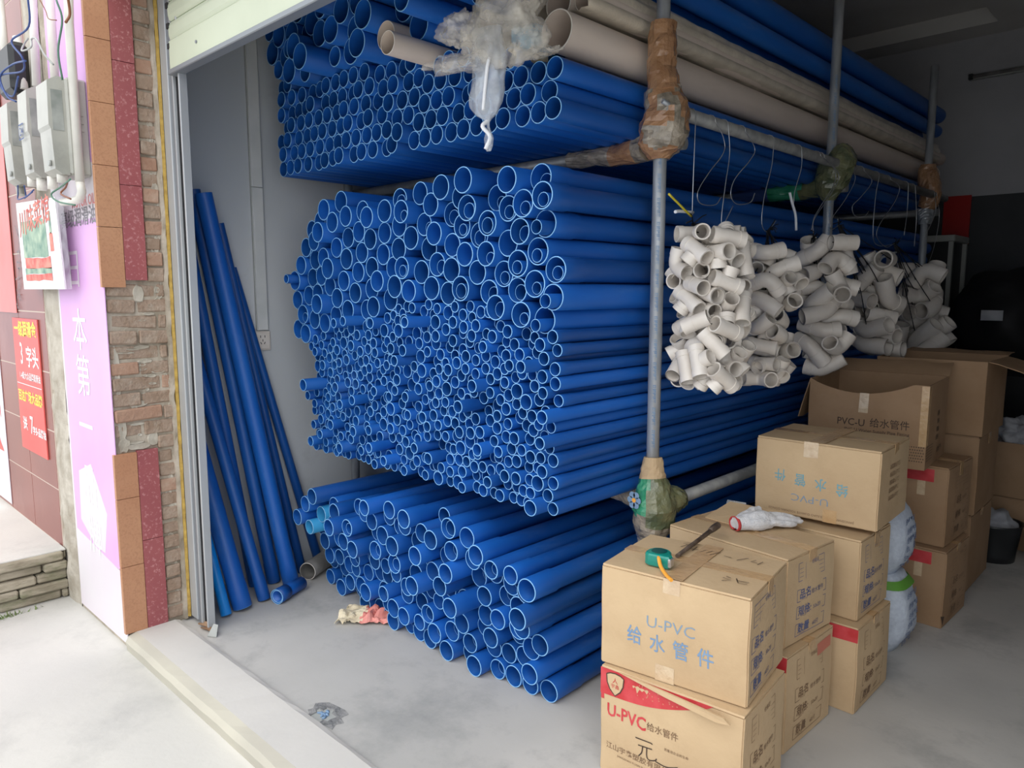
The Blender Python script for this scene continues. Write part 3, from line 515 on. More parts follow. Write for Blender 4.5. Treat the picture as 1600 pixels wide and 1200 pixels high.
sbox('wall_right', (XR, 1.03, -.1), (XR+.2, YB+.2, ZC+.3), M['plaster_back'])  # out of view; set close and in darker plaster to dim the right side
mb = MB()
mb.box((XW, YB, 2.262), (XR, YB+.2, ZC+.3), 0); mb.box((XW, YB, 0), (XR, YB+.2, 2.262), 1)
struct(mb.obj('wall_back', [M['plaster_back'], M['dado']]))
sbox('ceiling', (XW-.2, 1.05, ZC), (XR+.2, YB+.2, ZC+.2), M['ceiling'])
mb = MB(); mb.box((XW, 6.70, 3.5), (XR, YB, ZC)); mb.box((-1.41, 1.33, 3.5), (-1.05, 6.70, ZC)); struct(mb.obj('trim_ceiling_beam', M['ceiling']))
sbox('wall_front', (XP, 1.10, 2.72), (XR+.2, 1.26, 4.4), M['cement'])
# front pier core
mb = MB(); mb.box((-4.20, 1.045, -.06), (XP-.02, YF, 4.4)); struct(mb.obj('wall_front_pier', M['mortar']))
sbox('wall_neighbour_pier', (-5.75, 1.05, .19), (-4.20, 1.5, 4.4), M['tile_brown'])
# glazed brown tiles with pale grout on the neighbour's pier
mb = MB()
for iz in range(14):
    for ix in range(3):
        x1 = -4.205 - ix*.5; z0 = .2 + iz*.30
        if x1-.497 < -5.75: x0 = -5.74
        else: x0 = x1-.497
        mb.box((x0+.004, 1.038, z0), (x1, 1.05, z0+.293), 0)
mb.box((-5.745, 1.0395, .195), (-4.2, 1.051, 4.3), 1)
struct(mb.obj('wall_neighbour_tiles', [M['tile_brown'], M['grout']]))
# neighbour's rear wall with slatted brown door
sbox('wall_neighbour_back', (-14, 1.9, .15), (-5.75, 2.1, 4.4), M['cement'])
t = empty('door_1', (-7.2, 1.86, .2)); struct(t)
mb = MB()
for i in range(16):
    x = -.95 + i*.24
    mb.box((x-2.0, -.03, .02), (x-2.0+.225, .02, 2.3), 0, None, .006)
mb.obj('door_panel', M['door_wood'], t)
mb = MB(); mb.box((-3.0, -.02, 2.3), (2.0, .03, 2.4)); mb.obj('door_frame', M['door_wood'], t)
# platform of rough layered stone beside the pavement
def rough_slab(name, a, b, m, amp, nx, ny, nz_, seed=0, kind=True):
    """box whose skin is a displaced grid"""
    mb = MB(); dims = [b[i]-a[i] for i in range(3)]
    def face(o, u, v, nu, nv):
        vs = []; fs = []
        for i in range(nu+1):
            for j in range(nv+1):
                p = Vector(o)+Vector(u)*(i/nu)+Vector(v)*(j/nv)
                nn = noise.noise_vector(p*7+Vector((seed,0,0)))*amp + noise.noise_vector(p*23)*amp*.5
                vs.append(p+nn)
        for i in range(nu):
            for j in range(nv): q=i*(nv+1)+j; fs.append((q,q+nv+1,q+nv+2,q+1))
        mb.add(vs, fs, 0, False)
    X=(dims[0],0,0);Y=(0,dims[1],0);Z=(0,0,dims[2])
    face(a,Y,X,ny,nx); face((a[0],a[1],b[2]),X,Y,nx,ny)
    face(a,X,Z,nx,nz_); face((a[0],b[1],a[2]),Z,X,nz_,nx)
    face(a,Z,Y,nz_,ny); face((b[0],a[1],a[2]),Y,Z,ny,nz_)
    o = mb.obj(name, m)
    return struct(o) if kind else o
sbox('floor_neighbour', (-14, -6, -.05), (-4.21, 1.9, .195), M['pave'])
mb = MB()
z = -.05
for row in range(5):
    h = .05
    y = -3.0
    while y < 1.03:
        L = rnd.uniform(.12, .34); y2 = min(y+L, 1.035)
        mb.box((-4.24, y+.004, z+.003), (-4.135+rnd.uniform(-.025,.012), y2, z+h-.002), 0, None, .008); y = y2
    z += h
mb.box((-4.26, -3, .195), (-4.14, 1.035, .205), 1, None, .003)
struct(mb.obj('trim_platform_edge', [M['stone'], M['pave']]))
mb = MB()
for i in range(260):
    y = rnd.gauss(.62, .10) if rnd.random()<.6 else rnd.gauss(.45,.2); x = -4.10 + abs(rnd.gauss(0,.02)); 
    a = rnd.uniform(0,6.28); h = rnd.uniform(.01,.035); w=.004
    mb.add([(x-w*math.cos(a),y-w*math.sin(a),-.05),(x+w*math.cos(a),y+w*math.sin(a),-.05),(x+rnd.uniform(-.02,.02),y+rnd.uniform(-.02,.02),-.05+h)],[(0,1,2)],0)
tag(mb.obj('moss_tuft', M['moss']), 'green moss and short weeds along the foot of the stone platform', 'moss', kind='stuff')

# --- jamb face of the pier: granite tile strips, bare brick, cement
mb = MB()
def jamb_tiles(y0, y1, z0, z1, h, mi, off):
    z = z0 - off
    while z < z1:
        a, b = max(z, z0), min(z+h, z1)
        if b-a > .01: mb.box((XP-.02, y0+.001, a+.001), (XP+rnd.uniform(0,.0015), y1-.001, b-.001), mi, None, .001)
        z += h
jamb_tiles(1.030, 1.124, .02, .815, .30, 0, .0); jamb_tiles(1.124, 1.212, .02, .82, .60, 1, .2)
jamb_tiles(1.030, 1.124, 1.515, 4.3, .245, 0, .0); jamb_tiles(1.124, 1.212, 1.545, 4.3, .49, 1, .1)
struct(mb.obj('trim_pier_tiles', [M['tile_orange'], M['tile_red']]))
mb = MB()
z = .02; row = 0
while z < 4.2:
    full = .82 < z < 1.50
    y = 1.046 if full else 1.214
    y += 0 if row % 2 else .0
    first = True
    while y < 1.285:
        L = (.115 if row % 2 else .20) if full and first else .20
        y2 = min(y+L, 1.292+rnd.uniform(-.012,.004)); first = False
        if y2-y > .03:
            dx = rnd.uniform(-.012, .002) - (.006 if full else .004)
            cc=Vector((XP-.03,(y+y2)/2,z+.03)); mb.box((XP-.06, y+.003, z+rnd.uniform(.002,.006)), (XP+dx, y2-.002, z+.061+rnd.uniform(-.004,.002)), 1 if rnd.random()<.15 else 0, Matrix.Translation(cc)@Matrix.Rotation(rnd.uniform(-.05,.05),4,'X')@Matrix.Rotation(rnd.uniform(-.06,.06),4,'Z')@Matrix.Translation(-cc), rnd.uniform(.003,.007))
        y = y2+.002
    z += .066; row += 1
struct(mb.obj('wall_pier_brickwork', [M['brick'], M['brick_red']]))
mb = MB()
def crumb(cy, cz, ry, rz, th, mi=0, seed=0):
    n=14; vs=[(XP-.02+th,cy,cz)]; 
    for k in range(n):
        a=2*PI*k/n; r=1+.35*noise.noise(Vector((math.cos(a)*2,math.sin(a)*2,seed)))
        vs.append((XP-.015+th*.6,cy+ry*r*math.cos(a)*.7,cz+rz*r*math.sin(a)*.7))
    for k in range(n):
        a=2*PI*k/n; r=1+.35*noise.noise(Vector((math.cos(a)*2,math.sin(a)*2,seed)))
        vs.append((XP-.03,cy+ry*r*math.cos(a),cz+rz*r*math.sin(a)))
    fs=[(0,1+k,1+(k+1)%n) for k in range(n)]+[(1+k,1+n+k,1+n+(k+1)%n,1+(k+1)%n) for k in range(n)]
    mb.add(vs,fs,mi)
for q in ((1.078,.92,.022,.08,.004),(1.082,.85,.026,.04,.005),(1.14,.835,.07,.018,.005),(1.175,1.49,.03,.05,.006),(1.072,1.15,.014,.16,.003),(1.15,1.02,.05,.02,.003),(1.2,.86,.03,.04,.004)):
    crumb(*q, seed=rnd.random()*9)
for k in range(60): crumb(rnd.uniform(1.25,1.29), rnd.uniform(.1,2.9), rnd.uniform(.006,.02), rnd.uniform(.01,.06), rnd.uniform(-.004,.003), seed=k)
for k in range(30): crumb(rnd.uniform(1.11,1.25), rnd.uniform(.84,1.5), rnd.uniform(.01,.05), rnd.uniform(.004,.012), rnd.uniform(-.002,.004), seed=k+80)
struct(mb.obj('trim_cement_patches', M['cement']))
# rough mortar fin and yellow foam against the shutter guide
mb = MB(); N=120
vs=[];fs=[]
for i in range(N+1):
    z=.01+i*(3.2/N); w=1.297+.008*noise.noise(Vector((0,0,z*14)))+.004*noise.noise(Vector((3,0,z*50)))
    vs+=[(XP-.05,w-.02,z),(XP+.004+.004*noise.noise(Vector((0,9,z*20))),w-.012,z),(XP+.006,w,z),(XP-.05,w+.03,z)]
for i in range(N):
    for k in range(3): a=i*4+k; fs.append((a,a+1,a+5,a+4))
mb.add(vs,fs,0); struct(mb.obj('trim_mortar_fin', M['mortar']))
mb = MB(); vs=[];fs=[]
for i in range(N+1):
    z=.02+i*(3.2/N); w=.010+.006*noise.noise(Vector((7,0,z*16)))
    vs+=[(XP-.02,1.299,z),(XP+w,1.300-.003,z),(XP+w+.004,1.308,z),(XP-.02,1.325,z)]
for i in range(N):
    for k in range(3): a=i*4+k; fs.append((a,a+1,a+5,a+4))
mb.add(vs,fs,0); struct(mb.obj('trim_foam_seam', M['foam']))

# --- roller shutter with its guide
t = empty('roller_shutter', (XP, 1.31, 0)); tag(t, 'half raised cream green roller shutter above the shop entrance', 'shutter')
mb = MB()
mb.box((.012,.0,.022),(.078,.03,2.9),0,None,.002); mb.box((.078,.006,.022),(.118,.03,2.9),1); mb.box((.118,0,.022),(.128,.03,2.9),0,None,.001)
mb.box((.128,.022,.022),(.185,.03,2.9),0); mb.box((.185,-.004,.022),(.197,.03,2.9),0,None,.002)
mb.obj('guide_rail', [M['alu'], M['alu_dark']], t)
mb = MB(); mb.box((.128,.012,.022),(.134,.022,2.9)); mb.obj('rubber_seal', M['rubber'], t)
mb = MB(); nsl=5; x0,x1=.135, XR-XP-.02; z0=2.375
prof=[]
zz=z0+.13
for i in range(nsl):
    prof += [(.000,zz+.000),(-.004,zz+.006),(-.009,zz+.02),(-.010,zz+.055),(-.005,zz+.070),(.004,zz+.074),(.006,zz+.078)]; zz+=.078
vs=[(x,y+.0,z) for (y,z) in prof for x in (x0,x1)]
fs=[(2*i,2*i+1,2*i+3,2*i+2) for i in range(len(prof)-1)]
mb.add(vs,fs,0); vs2=[(x,y+.012,z) for (y,z) in prof for x in (x0,x1)]; mb.add(vs2,[f[::-1] for f in fs],0)
mb.obj('slat_curtain', M['shutter'], t)
mb = MB(); mb.box((x0,-.012,z0+.016),(x1,.014,z0+.13),0,None,.003)
mb.obj('bottom_bar', M['shutter'], t)
mb = MB(); mb.box((x0,-.022,z0-.004),(x1,.022,z0+.016),0,None,.003); mb.obj('bottom_seal', M['alu_dark'], t)
for i in range(5):
    mb = MB(); zq=z0+.10+i*.078; mb.box((x0-.012,-.014,zq),(x0+.008,.0,zq+.022),0,None,.002); mb.obj('slat_clip', M['rubber'], t)
mb = MB(); mb.rings([(x0+.26,-.012,z0+.07),(x0+.26,-.016,z0+.07)],.006,10); mb.obj('rivet', M['alu_dark'], t)

# --- wall trunking and socket on the left wall
t = empty('cable_trunking', (XW, 1.865, 0)); tag(t, 'pale vertical cable trunking on the left wall above the socket', 'trunking')
mb = MB(); mb.box((0,-.028,1.30),(.022,.028,2.02),0,None,.002); mb.box((0,-.028,2.023),(.022,.028,3.45),0,None,.002)
mb.obj('trunking_cover', M['alu_white'], t)
mb = MB(); mb.box((0,-.031,1.3),(.008,.031,3.45)); mb.obj('trunking_base', M['cable_grey'], t)
t = empty('wall_socket', (XW, 1.862, 1.245)); tag(t, 'white five hole wall socket under the cable trunking', 'socket')
mb = MB(); mb.box((.0,-.046,-.05),(.012,.046,.05),0,None,.003); mb.box((.012,-.038,-.042),(.016,.038,.042),0,None,.002); mb.obj('socket_plate', M['white_pvc'], t)
mb = MB()
for (y,z,a) in ((-.012,.022,0),(.012,.022,0),(-.010,-.012,.5),(.010,-.012,-.5),(0,.002,0)):
    mb.box((.0155,-.0018,-.006),(.0168,.0018,.006),0,Matrix.Translation((0,y,z))@Matrix.Rotation(a,4,'X'))
mb.obj('socket_hole', M['black'], t)
# red paper and unlit tube on the back wall
p0=ony(1471,308,6.98); p1=ony(1512,382,6.98)
mb = MB(); mb.box((p0.x+.02,6.985,p1.z),(p1.x,6.999,p0.z),0); tag(mb.obj('wall_notice', M['redpaper']), 'plain red paper sheet stuck on the back wall beside the rack', 'notice')
t = empty('tube_lamp', (-1.638,6.97,3.19)); tag(t, 'unlit tube lamp high on the back wall', 'lamp')
mb=MB(); mb.box((0,-.01,-.02),(1.25,.03,.02),0,None,.003); mb.obj('lamp_batten', M['cable_grey'], t)
mb=MB(); mb.rings([(.03,-.022,0),(1.22,-.022,0)],.013,12); mb.obj('lamp_tube', M['grey_pvc'], t)
mb=MB(); mb.box((0,-.035,-.022),(.03,-.008,.022),0,None,.003); mb.box((1.22,-.035,-.022),(1.25,-.008,.022),0,None,.003); mb.obj('lamp_holder', M['black'], t)

# ------------------------------------------------------------------ pipes
PL = 4.25
_pm = {}
def pipe_mesh(rb, r, tw, L, bell, seg, mats, key):
    k = (round(rb,4), round(r,4), L, bell, key)
    if k in _pm: return _pm[k]
    mb = MB()
    def ring(y, q): 
        o=len(mb.v); mb.v += [(q*math.sin(2*PI*i/seg), y, q*math.cos(2*PI*i/seg)) for i in range(seg)]; return o
    def strip(a, b, mi, sm):
        for i in range(seg):
            j=(i+1)%seg; mb.f.append((a+i,a+j,b+j,b+i)); mb.m.append(mi); mb.s.append(sm)
    prof = [(0, rb-tw, None), (0, rb-.0007, 1), (.0012, rb, 1)]
    if bell: prof += [(bell*.5, rb, 0), (bell, rb, 0), (bell+.016, r, 0)]
    prof += [(L*.5, r, 0), (L, r, 0), (L, r-tw, 1)]
    if bell: prof += [(bell+.02, r-tw, 0), (bell+.006, r-tw, 0), (bell, rb-tw, 0)]
    else: prof += [(L*.5, r-tw, 0), (.12, r-tw, 0)]
    rs = [ring(p[0], p[1]) for p in prof]
    for i in range(1, len(prof)): strip(rs[i-1], rs[i], prof[i][2], prof[i][2]==0)
    strip(rs[-1], rs[0], 0, True)
    me = mb.mesh('pipe', mats); sharp(me, 35); _pm[k] = me; return me
def put_pipe(name, me, loc, rot=None):
    o = bpy.data.objects.new(name, me); COL.objects.link(o); o.location = loc
    if rot is not None: o.rotation_euler = rot
    else: o.rotation_euler = (0, 0, 0)
    return o
def unpack(k): return [tuple(int(c)/(1000 if i<2 else 10000) for i,c in enumerate(t.split(','))) for t in PACK[k].split()]
BM = [M['blue'], M['blue_rim']]
def put(k, name, label, group, yfn, seg, tw, bellp, rdrop=.0042, cond=None):
    out = []
    for (x, z, r) in unpack(k):
        bell = rnd.choice((.11,.13,.15)) if rnd.random() < bellp else 0
        rb = r; rr = r - rdrop if bell else r
        me = pipe_mesh(rb, rr, tw, PL, bell, seg, BM, 'b')
        o = put_pipe(name, me, (x, yfn(x, z, r), z)); tag(o, label, 'pipe', group)
        out.append((o, x, z, rb, tw))
    return out
tri = lambda a: rnd.uniform(-a, a)*rnd.random()
UM = put('upper_med', 'blue_water_pipe', 'blue plastic pipe in the neat lower rows on the upper rack level', 'blue pipes in the neat lower rows of the upper rack level',
    lambda x,z,r: 1.90+tri(.03), 20, .003, 0)
UBG = 'wide blue pipes loose on top of the upper rack level'
UB = put('upper_big', 'wide_blue_pipe', 'wide blue plastic pipe lying loose above the neat rows of the upper rack', UBG,
    lambda x,z,r: (1.88 - rnd.uniform(0,.16)*min(1,(x+3.45)/.6) if x < -2.1 else 1.9+rnd.uniform(-.03,.1)), 28, .0036, 0)
# two wide white pipe ends among the blue ones, and the white bundle at the right
white = unpack('white')
cand = sorted(UB, key=lambda q: (q[1]+2.33)**2+(q[2]-2.37)**2)[:2]
for (o,x,z,r,tw) in cand:
    o.data = pipe_mesh(r, r, .003, PL, 0, 28, [M['cream_pvc'], M['white_pvc']], 'c'); o.name = 'wide_white_pipe'
    o.location.y = 1.72 if o is cand[0][0] else 1.80; o['group'] = 'two cream white pipe ends left of the film'
    o['label'] = 'cream white pipe end poking out left of the crumpled plastic film'
wl = sorted(white, key=lambda d: -d[0]+d[1]*.6)
front = max(white, key=lambda d: d[2])
for d in white:
    x,z,r = d
    me = pipe_mesh(r, r, .0032 if d is not front else .0045, PL, 0, 32, [M['cream_pvc'], M['white_pvc']], 'c')
    if d is front:
        o = put_pipe('wide_white_pipe', me, (x, 1.945, z)); tag(o, 'clean wide white pipe with open round end at the right edge of the upper rack', 'pipe')
    else:
        o = put_pipe('wide_white_pipe', me, (x, 2.03+rnd.uniform(0,.05), z)); tag(o, 'wide white pipe inside the dusty plastic wrapped bundle on the upper rack', 'pipe', 'white pipes wrapped in the plastic film bundle')
MBg = put('mid_big', 'wide_blue_pipe', 'wide blue plastic pipe stacked over the thin pipes on the middle rack level', 'wide blue pipes stacked on the middle rack level',
    lambda x,z,r: 1.90 - (rnd.uniform(.02,.1) if rnd.random()<.2 else 0)*.6 + tri(.03), 28, .0036, .55)
msd = unpack('mid_small')
depth = lambda d: -d[0]*.69
near = sorted(msd, key=depth)
msg = 'thin blue pipes packed in the lower half of the middle rack level'
rest = MB()
for i, (x, z, r) in enumerate(near):
    bell = .07 if rnd.random() < .3 else 0; me = pipe_mesh(r, r-.0016 if bell else r, .0029, PL, bell, 16, BM, 'b')
    y = 1.90 + tri(.045) - (rnd.uniform(.02,.09) if rnd.random() < .08 else 0)
    if i < 300: tag(put_pipe('thin_blue_pipe', me, (x, y, z)), 'thin blue plastic pipe packed in the lower half of the middle rack level', 'pipe', msg)
    else: rest.add([(v.co.x+x, v.co.y+y, v.co.z+z) for v in me.vertices], [tuple(p.vertices) for p in me.polygons]); \
          rest.m[-len(me.polygons):] = [p.material_index for p in me.polygons]; rest.s[-len(me.polygons):] = [p.use_smooth for p in me.polygons]
ro = rest.obj('thin_blue_pipes', BM); sharp(ro.data, 35)
tag(ro, 'mass of thin blue pipes at the far left of the middle rack level', 'pipe', kind='stuff')
# thin pipes pushed inside the wide ones near the right side
ng = 'thin blue pipes pushed inside wide pipes of the middle rack level'
for (o,x,z,r,tw) in MBg:
    p = .85 if x > -2.0 else (.35 if x > -2.5 else .08)
    if rnd.random() > p: continue
    q = rnd.choice([.0225,.0245,.029]); gap = r-.0042-tw-q-.0006; a = rnd.uniform(-.5,.5)
    me = pipe_mesh(q, q, .0022, PL-.2, 0, 16, BM, 'b')
    tag(put_pipe('nested_blue_pipe', me, (x+gap*math.sin(a), o.location.y+rnd.uniform(.0,.03)-(.06 if rnd.random()<.12 else 0), z-gap*math.cos(a))), 'thin blue pipe pushed inside a wide pipe of the middle rack level', 'pipe', ng)
tag(put_pipe('thin_blue_pipe', pipe_mesh(.0225,.0225,.0022,PL,0,16,BM,'b'), (-3.325,1.862,1.56)), 'single thin blue pipe sticking out at the far left of the middle level', 'pipe')
FL = put('floor', 'blue_pipe', 'medium blue plastic pipe in the loose pile on the floor under the rack', 'blue pipes piled on the floor under the rack',
    lambda x,z,r: 1.90 + (.10*min(1,max(0,(-2.5-x)/.7))*(1-z/.5)) + rnd.uniform(-.05,.05) - (rnd.uniform(.0,.10) if z > .3 else 0), 26, .0036, .6)
for (o,x,z,r,tw) in sorted(FL, key=lambda q: (q[1]+3.2)**2+(q[2]-.44)**2)[2:4]:
    o.data = pipe_mesh(r, r, .0028, PL, 0, 26, [M['cyan'], M['pale_rim']], 'cy'); o.name='pale_blue_pipe'; o['label']='paler cyan blue pipe at the top left of the floor pile'; o['group']='paler cyan pipes in the floor pile'
ngf = 'narrower blue pipes pushed inside pipes of the floor pile'
for (o,x,z,r,tw) in FL:
    if rnd.random() > .22 or 'pale' in o.name: continue
    q = r-.0042-tw-rnd.uniform(.002,.007); gap = r-.0042-tw-q-.0004
    me = pipe_mesh(round(q,4), round(q,4), .0024, PL-.2, 0, 22, BM, 'b')
    tag(put_pipe('narrow_blue_pipe', me, (x, o.location.y+rnd.uniform(.012,.06), z-gap)), 'narrower blue pipe pushed inside a pipe of the floor pile', 'pipe', ngf)
tag(put_pipe('grey_pipe', pipe_mesh(.046,.046,.003,.34,0,28,[M['grey_pvc'],M['white_pvc']],'g'), (-3.34,1.93,.0475), (0,0,.50)), 'single dusty grey pipe lying on the floor left of the blue pile', 'pipe')

# pipes leaning in the corner behind the shutter guide
def lean(name, px0, px1, r, mats, label, xt=-3.56, L=None, over=0):
    b = onz(px0[0], px0[1], 0); tpt = onx(px1[0], px1[1], xt)
    d = (tpt-b); L = d.length+over; d.normalize()
    st = Vector((0,0,1)); ang = math.acos(d.z); foot = b + Vector((0,0, r*math.sin(ang)+.001))
    me = pipe_mesh(r, r-.002, .0026, round(L,2), .1 if r>.03 else 0, 26, mats, name+str(round(L,2)))
    o = bpy.data.objects.new(name, me); COL.objects.link(o)
    o.rotation_mode = 'QUATERNION'; o.rotation_quaternion = Vector((0,1,0)).rotation_difference(d); o.location = foot
    tag(o, label, 'pipe'); return o
BR = [M['blue'], M['blue']]
LG='blue pipes leaning in the corner behind the shutter guide'
def lean2(name, b, t_, r, mats, label, over=.0, group=None):
    b = Vector(b); t_ = Vector(t_); d = t_-b; L = d.length+over; d.normalize()
    foot = b + Vector((0,0, r*math.sqrt(max(0,1-d.z*d.z))+.001))
    me = pipe_mesh(r, r-.002 if r>.03 else r, .0026, round(L,2), .12 if r>.03 else 0, 26, mats, name+str(round(L,2)))
    o = bpy.data.objects.new(name, me); COL.objects.link(o); o.rotation_mode='QUATERNION'
    o.rotation_quaternion = Vector((0,1,0)).rotation_difference(d); o.location = foot; tag(o, label, 'pipe', group); return o
lean('leaning_blue_pipe', (379,952), (252,500), .045, [M['blue'],M['blue_rim']], 'thick dusty blue pipe leaning nearest behind the shutter guide', xt=-3.552)
lean('leaning_blue_pipe', (354,964), (272,640), .0242, [M['bright_blue'],M['bright_blue']], 'bright sky blue thin pipe leaning in front beside the shutter guide', xt=-3.574)
lean('leaning_blue_pipe', (413,938), (268,430), .031, BR, 'purplish deep blue pipe leaning just right of the dusty thick one', xt=-3.569)
lean('leaning_blue_pipe', (455,913), (318,305), .041, BR, 'thick blue pipe leaning rightmost of the thick ones on the left wall', xt=-3.47)
lean('leaning_blue_pipe', (428,910), (302,299), .034, BR, 'tall blue pipe leaning just left of the rightmost thick one', xt=-3.564)
lean('leaning_blue_pipe', (398,915), (276,290), .030, BR, 'tall dark blue pipe deep in the corner behind the dusty thick one', xt=-3.568)
lean('leaning_blue_pipe', (472,894), (343,352), .024, BR, 'dark blue pipe leaning behind the rightmost thick one', xt=-3.53)
lean('leaning_blue_pipe', (497,875), (362,420), .025, BR, 'dark blue pipe leaning farthest right against the left wall', xt=-3.574)
lean('leaning_grey_pipe', (327,943), (296,700), .0125, [M['grey_pvc'],M['grey_pvc']], 'thin grey pipe standing beside the shutter guide', xt=-3.585)
# pipe coupling lying on the floor
t = empty('pipe_coupling', onz(433,944,.0)+Vector((0,.0,.037)), 0); t.rotation_euler=(0,0,.38)
mb=MB(); mb.hollow([(0,0,0),(0,.07,0)],.037,.003,26,0,1); mb.obj('coupling_socket', BM, t)
mb=MB(); mb.hollow([(0,.004,0),(0,.19,0)],.0315,.0035,26,0,1); mb.obj('coupling_pipe', BM, t)
tag(t, 'short blue pipe coupling lying on the floor at the foot of the leaning pipes', 'coupling')

# ------------------------------------------------------------------ rack
XK = -1.52; PY = (2.35, 3.93, 5.60)
rack = empty('pipe_rack', (XK, 2.35, 0)); tag(rack, 'galvanised steel tube rack holding the blue pipes on three levels', 'rack')
def rloc(p): return Vector(p) - Vector((XK, 2.35, 0))
for i, y in enumerate(PY):
    top = (3.60, 3.60, 2.974)[i]
    mb = MB(); mb.hollow([rloc((XK,y,0)), rloc((XK,y,top))], .0240, .003, 24); mb.obj('post', M['galv'], rack)
    mb = MB(); mb.hollow([rloc((-3.50,y,0)), rloc((-3.50,y,2.4))], .024, .003, 16); mb.obj('post', M['galv'], rack)
    for zc in (2.028, .698):
        mb = MB(); mb.rings([rloc((-3.56,y+.050,zc)), rloc((XK+(.07 if zc>1 else .024),y+.050,zc))], .0240, 20); mb.obj('crossbar', M['rail_steel'], rack)
for zc, y1 in ((2.135, 5.85), (.70, 5.85)):
    xo = XK+.049
    mb = MB(); mb.rings([rloc((xo,2.28,zc)), rloc((xo,y1,zc))], .0240, 22); mb.obj('rail', M['rail_steel'], rack)
# blue stencil printing along the posts
mb = MB()
for (y, za, zb) in ((2.35,.95,2.0),(3.93,1.3,2.1),(3.93,2.2,2.6)):
    z = za; 
    while z < zb:
        put_text(mb, '热镀锌钢管', rloc((XK+.012,y-.0212,z)), (0,0,-1), Vector((.87,.5,0)), .014, .02); z += .085
mb.obj('post_printing', M['ink_blue'], rack)
def wrap(pts, radii, mats, seed, name='tape_wrap', seg=26, amp=.16, n=5, flat=1.0):
    P = smooth_path(pts, n); Rr = np.interp(np.linspace(0,1,len(P)), np.linspace(0,1,len(radii)), radii)
    mb = MB()
    mb.rings([rloc(p) for p in P], list(Rr), seg, 0, False, True, False,
        lambda i,k: 1 + amp*noise.noise(Vector((math.cos(2*PI*k/seg)*1.4, math.sin(2*PI*k/seg)*1.4, i*.35+seed)))+amp*.6*noise.noise(Vector((k*.9,i*1.1,seed))))
    return mb.obj(name, mats, rack)
def shift(o, f):
    """second material by height"""
    me=o.data
    for p in me.polygons: p.material_index = f(p.center)
# post 1 top joint: long brown tape sleeve, wide lump at the clamp
o = wrap([(XK,2.35,2.44),(XK,2.348,2.36),(XK+.005,2.345,2.28),(XK+.012,2.345,2.20)], [.046,.050,.052,.064], [M['tapebrown']], 1)
o = wrap([(XK+.012,2.345,2.21),(XK+.02,2.35,2.14),(XK+.012,2.35,2.06),(XK,2.35,2.005),(XK,2.35,1.97)], [.064,.083,.092,.070,.034], [M['tapebrown'],M['tapeclear'],M['black']], 4)
shift(o, lambda c: 1 if noise.noise(c*16)>.12 else 0)
o = wrap([(XK-.07,2.38,2.03),(XK-.20,2.398,2.022),(XK-.32,2.40,2.025),(XK-.46,2.40,2.028)], [.052,.042,.036,.031], [M['tapeclear'],M['tapebrown']], 9)
shift(o, lambda c: 1 if (-.25<c.x<-.13) else 0)
mb = MB(); mb.rings([rloc((XK+.075,2.30,2.135)),rloc((XK+.06,2.265,2.15))],.009,10)
mb.obj('clamp_bolt', M['galv'], rack)
# post 1 bottom joint: green printed plastic under clear tape
o = wrap([(XK,2.35,.875),(XK+.004,2.345,.82),(XK+.012,2.34,.76),(XK+.02,2.34,.69),(XK+.01,2.345,.62),(XK,2.35,.56),(XK,2.35,.54)], [.034,.044,.066,.085,.078,.05,.045], [M['carton'],M['greenwrap'],M['tapeclear'],M['mossy_wrap']], 14, amp=.12)
shift(o, lambda c: 0 if c.z>.80 else (1 if c.z>.665 and c.x<.03 else (3 if c.x>.03 and c.z>.62 else 2)))
o = wrap([(XK+.03,2.38,.70),(XK+.05,2.43,.705),(XK+.052,2.47,.704)], [.06,.052,.034], [M['mossy_wrap']], 19)
mb = MB()
for k in range(6):
    a = k*PI/3; c = rloc((XK-.013,2.252,.725)); r=.022
    cc = c+Vector((math.cos(a)*r*.8,-math.sin(a)*.3*r*.0,math.sin(a)*r))
    mb.add([cc+Vector((math.cos(b)*.013,-.001,math.sin(b)*.013)) for b in [2*PI*j/10 for j in range(10)]],[tuple(range(10))],0)
mb.add([rloc((XK-.013,2.2505,.725))+Vector((math.cos(b)*.009,-.001,math.sin(b)*.009)) for b in [2*PI*j/10 for j in range(10)]],[tuple(range(10))],1)
mb.obj('printed_flower', [M['ink_blue'], M['orange']], rack)
o = wrap([(XK-.06,2.37,.69),(XK-.16,2.395,.695),(XK-.26,2.40,.697)], [.045,.034,.030], [M['tapeclear']], 23)
# post 2 and post 3 joints
wrap([(XK,3.93,2.20),(XK+.03,3.94,2.17),(XK+.02,3.93,2.10),(XK,3.93,2.02),(XK,3.93,1.96)], [.05,.085,.09,.07,.03], [M['mossy_wrap']], 31)
o = wrap([(XK-.06,3.97,2.04),(XK-.2,3.985,2.03),(XK-.38,3.985,2.03),(XK-.55,3.985,2.028)], [.055,.045,.040,.032], [M['mossy_wrap'],M['greenwrap'],M['cable_blue']], 33)
shift(o, lambda c: 0 if c.x>-.16 else (1 if c.x>-.34 else 2))
wrap([(XK,5.60,2.34),(XK,5.60,2.28),(XK+.02,5.60,2.18),(XK+.02,5.60,2.10),(XK,5.6,2.05)], [.045,.06,.07,.06,.05], [M['tapebrown']], 41)
wrap([(XK,5.60,2.05),(XK,5.60,2.0),(XK,5.60,1.95)], [.05,.055,.035], [M['galv']], 43)
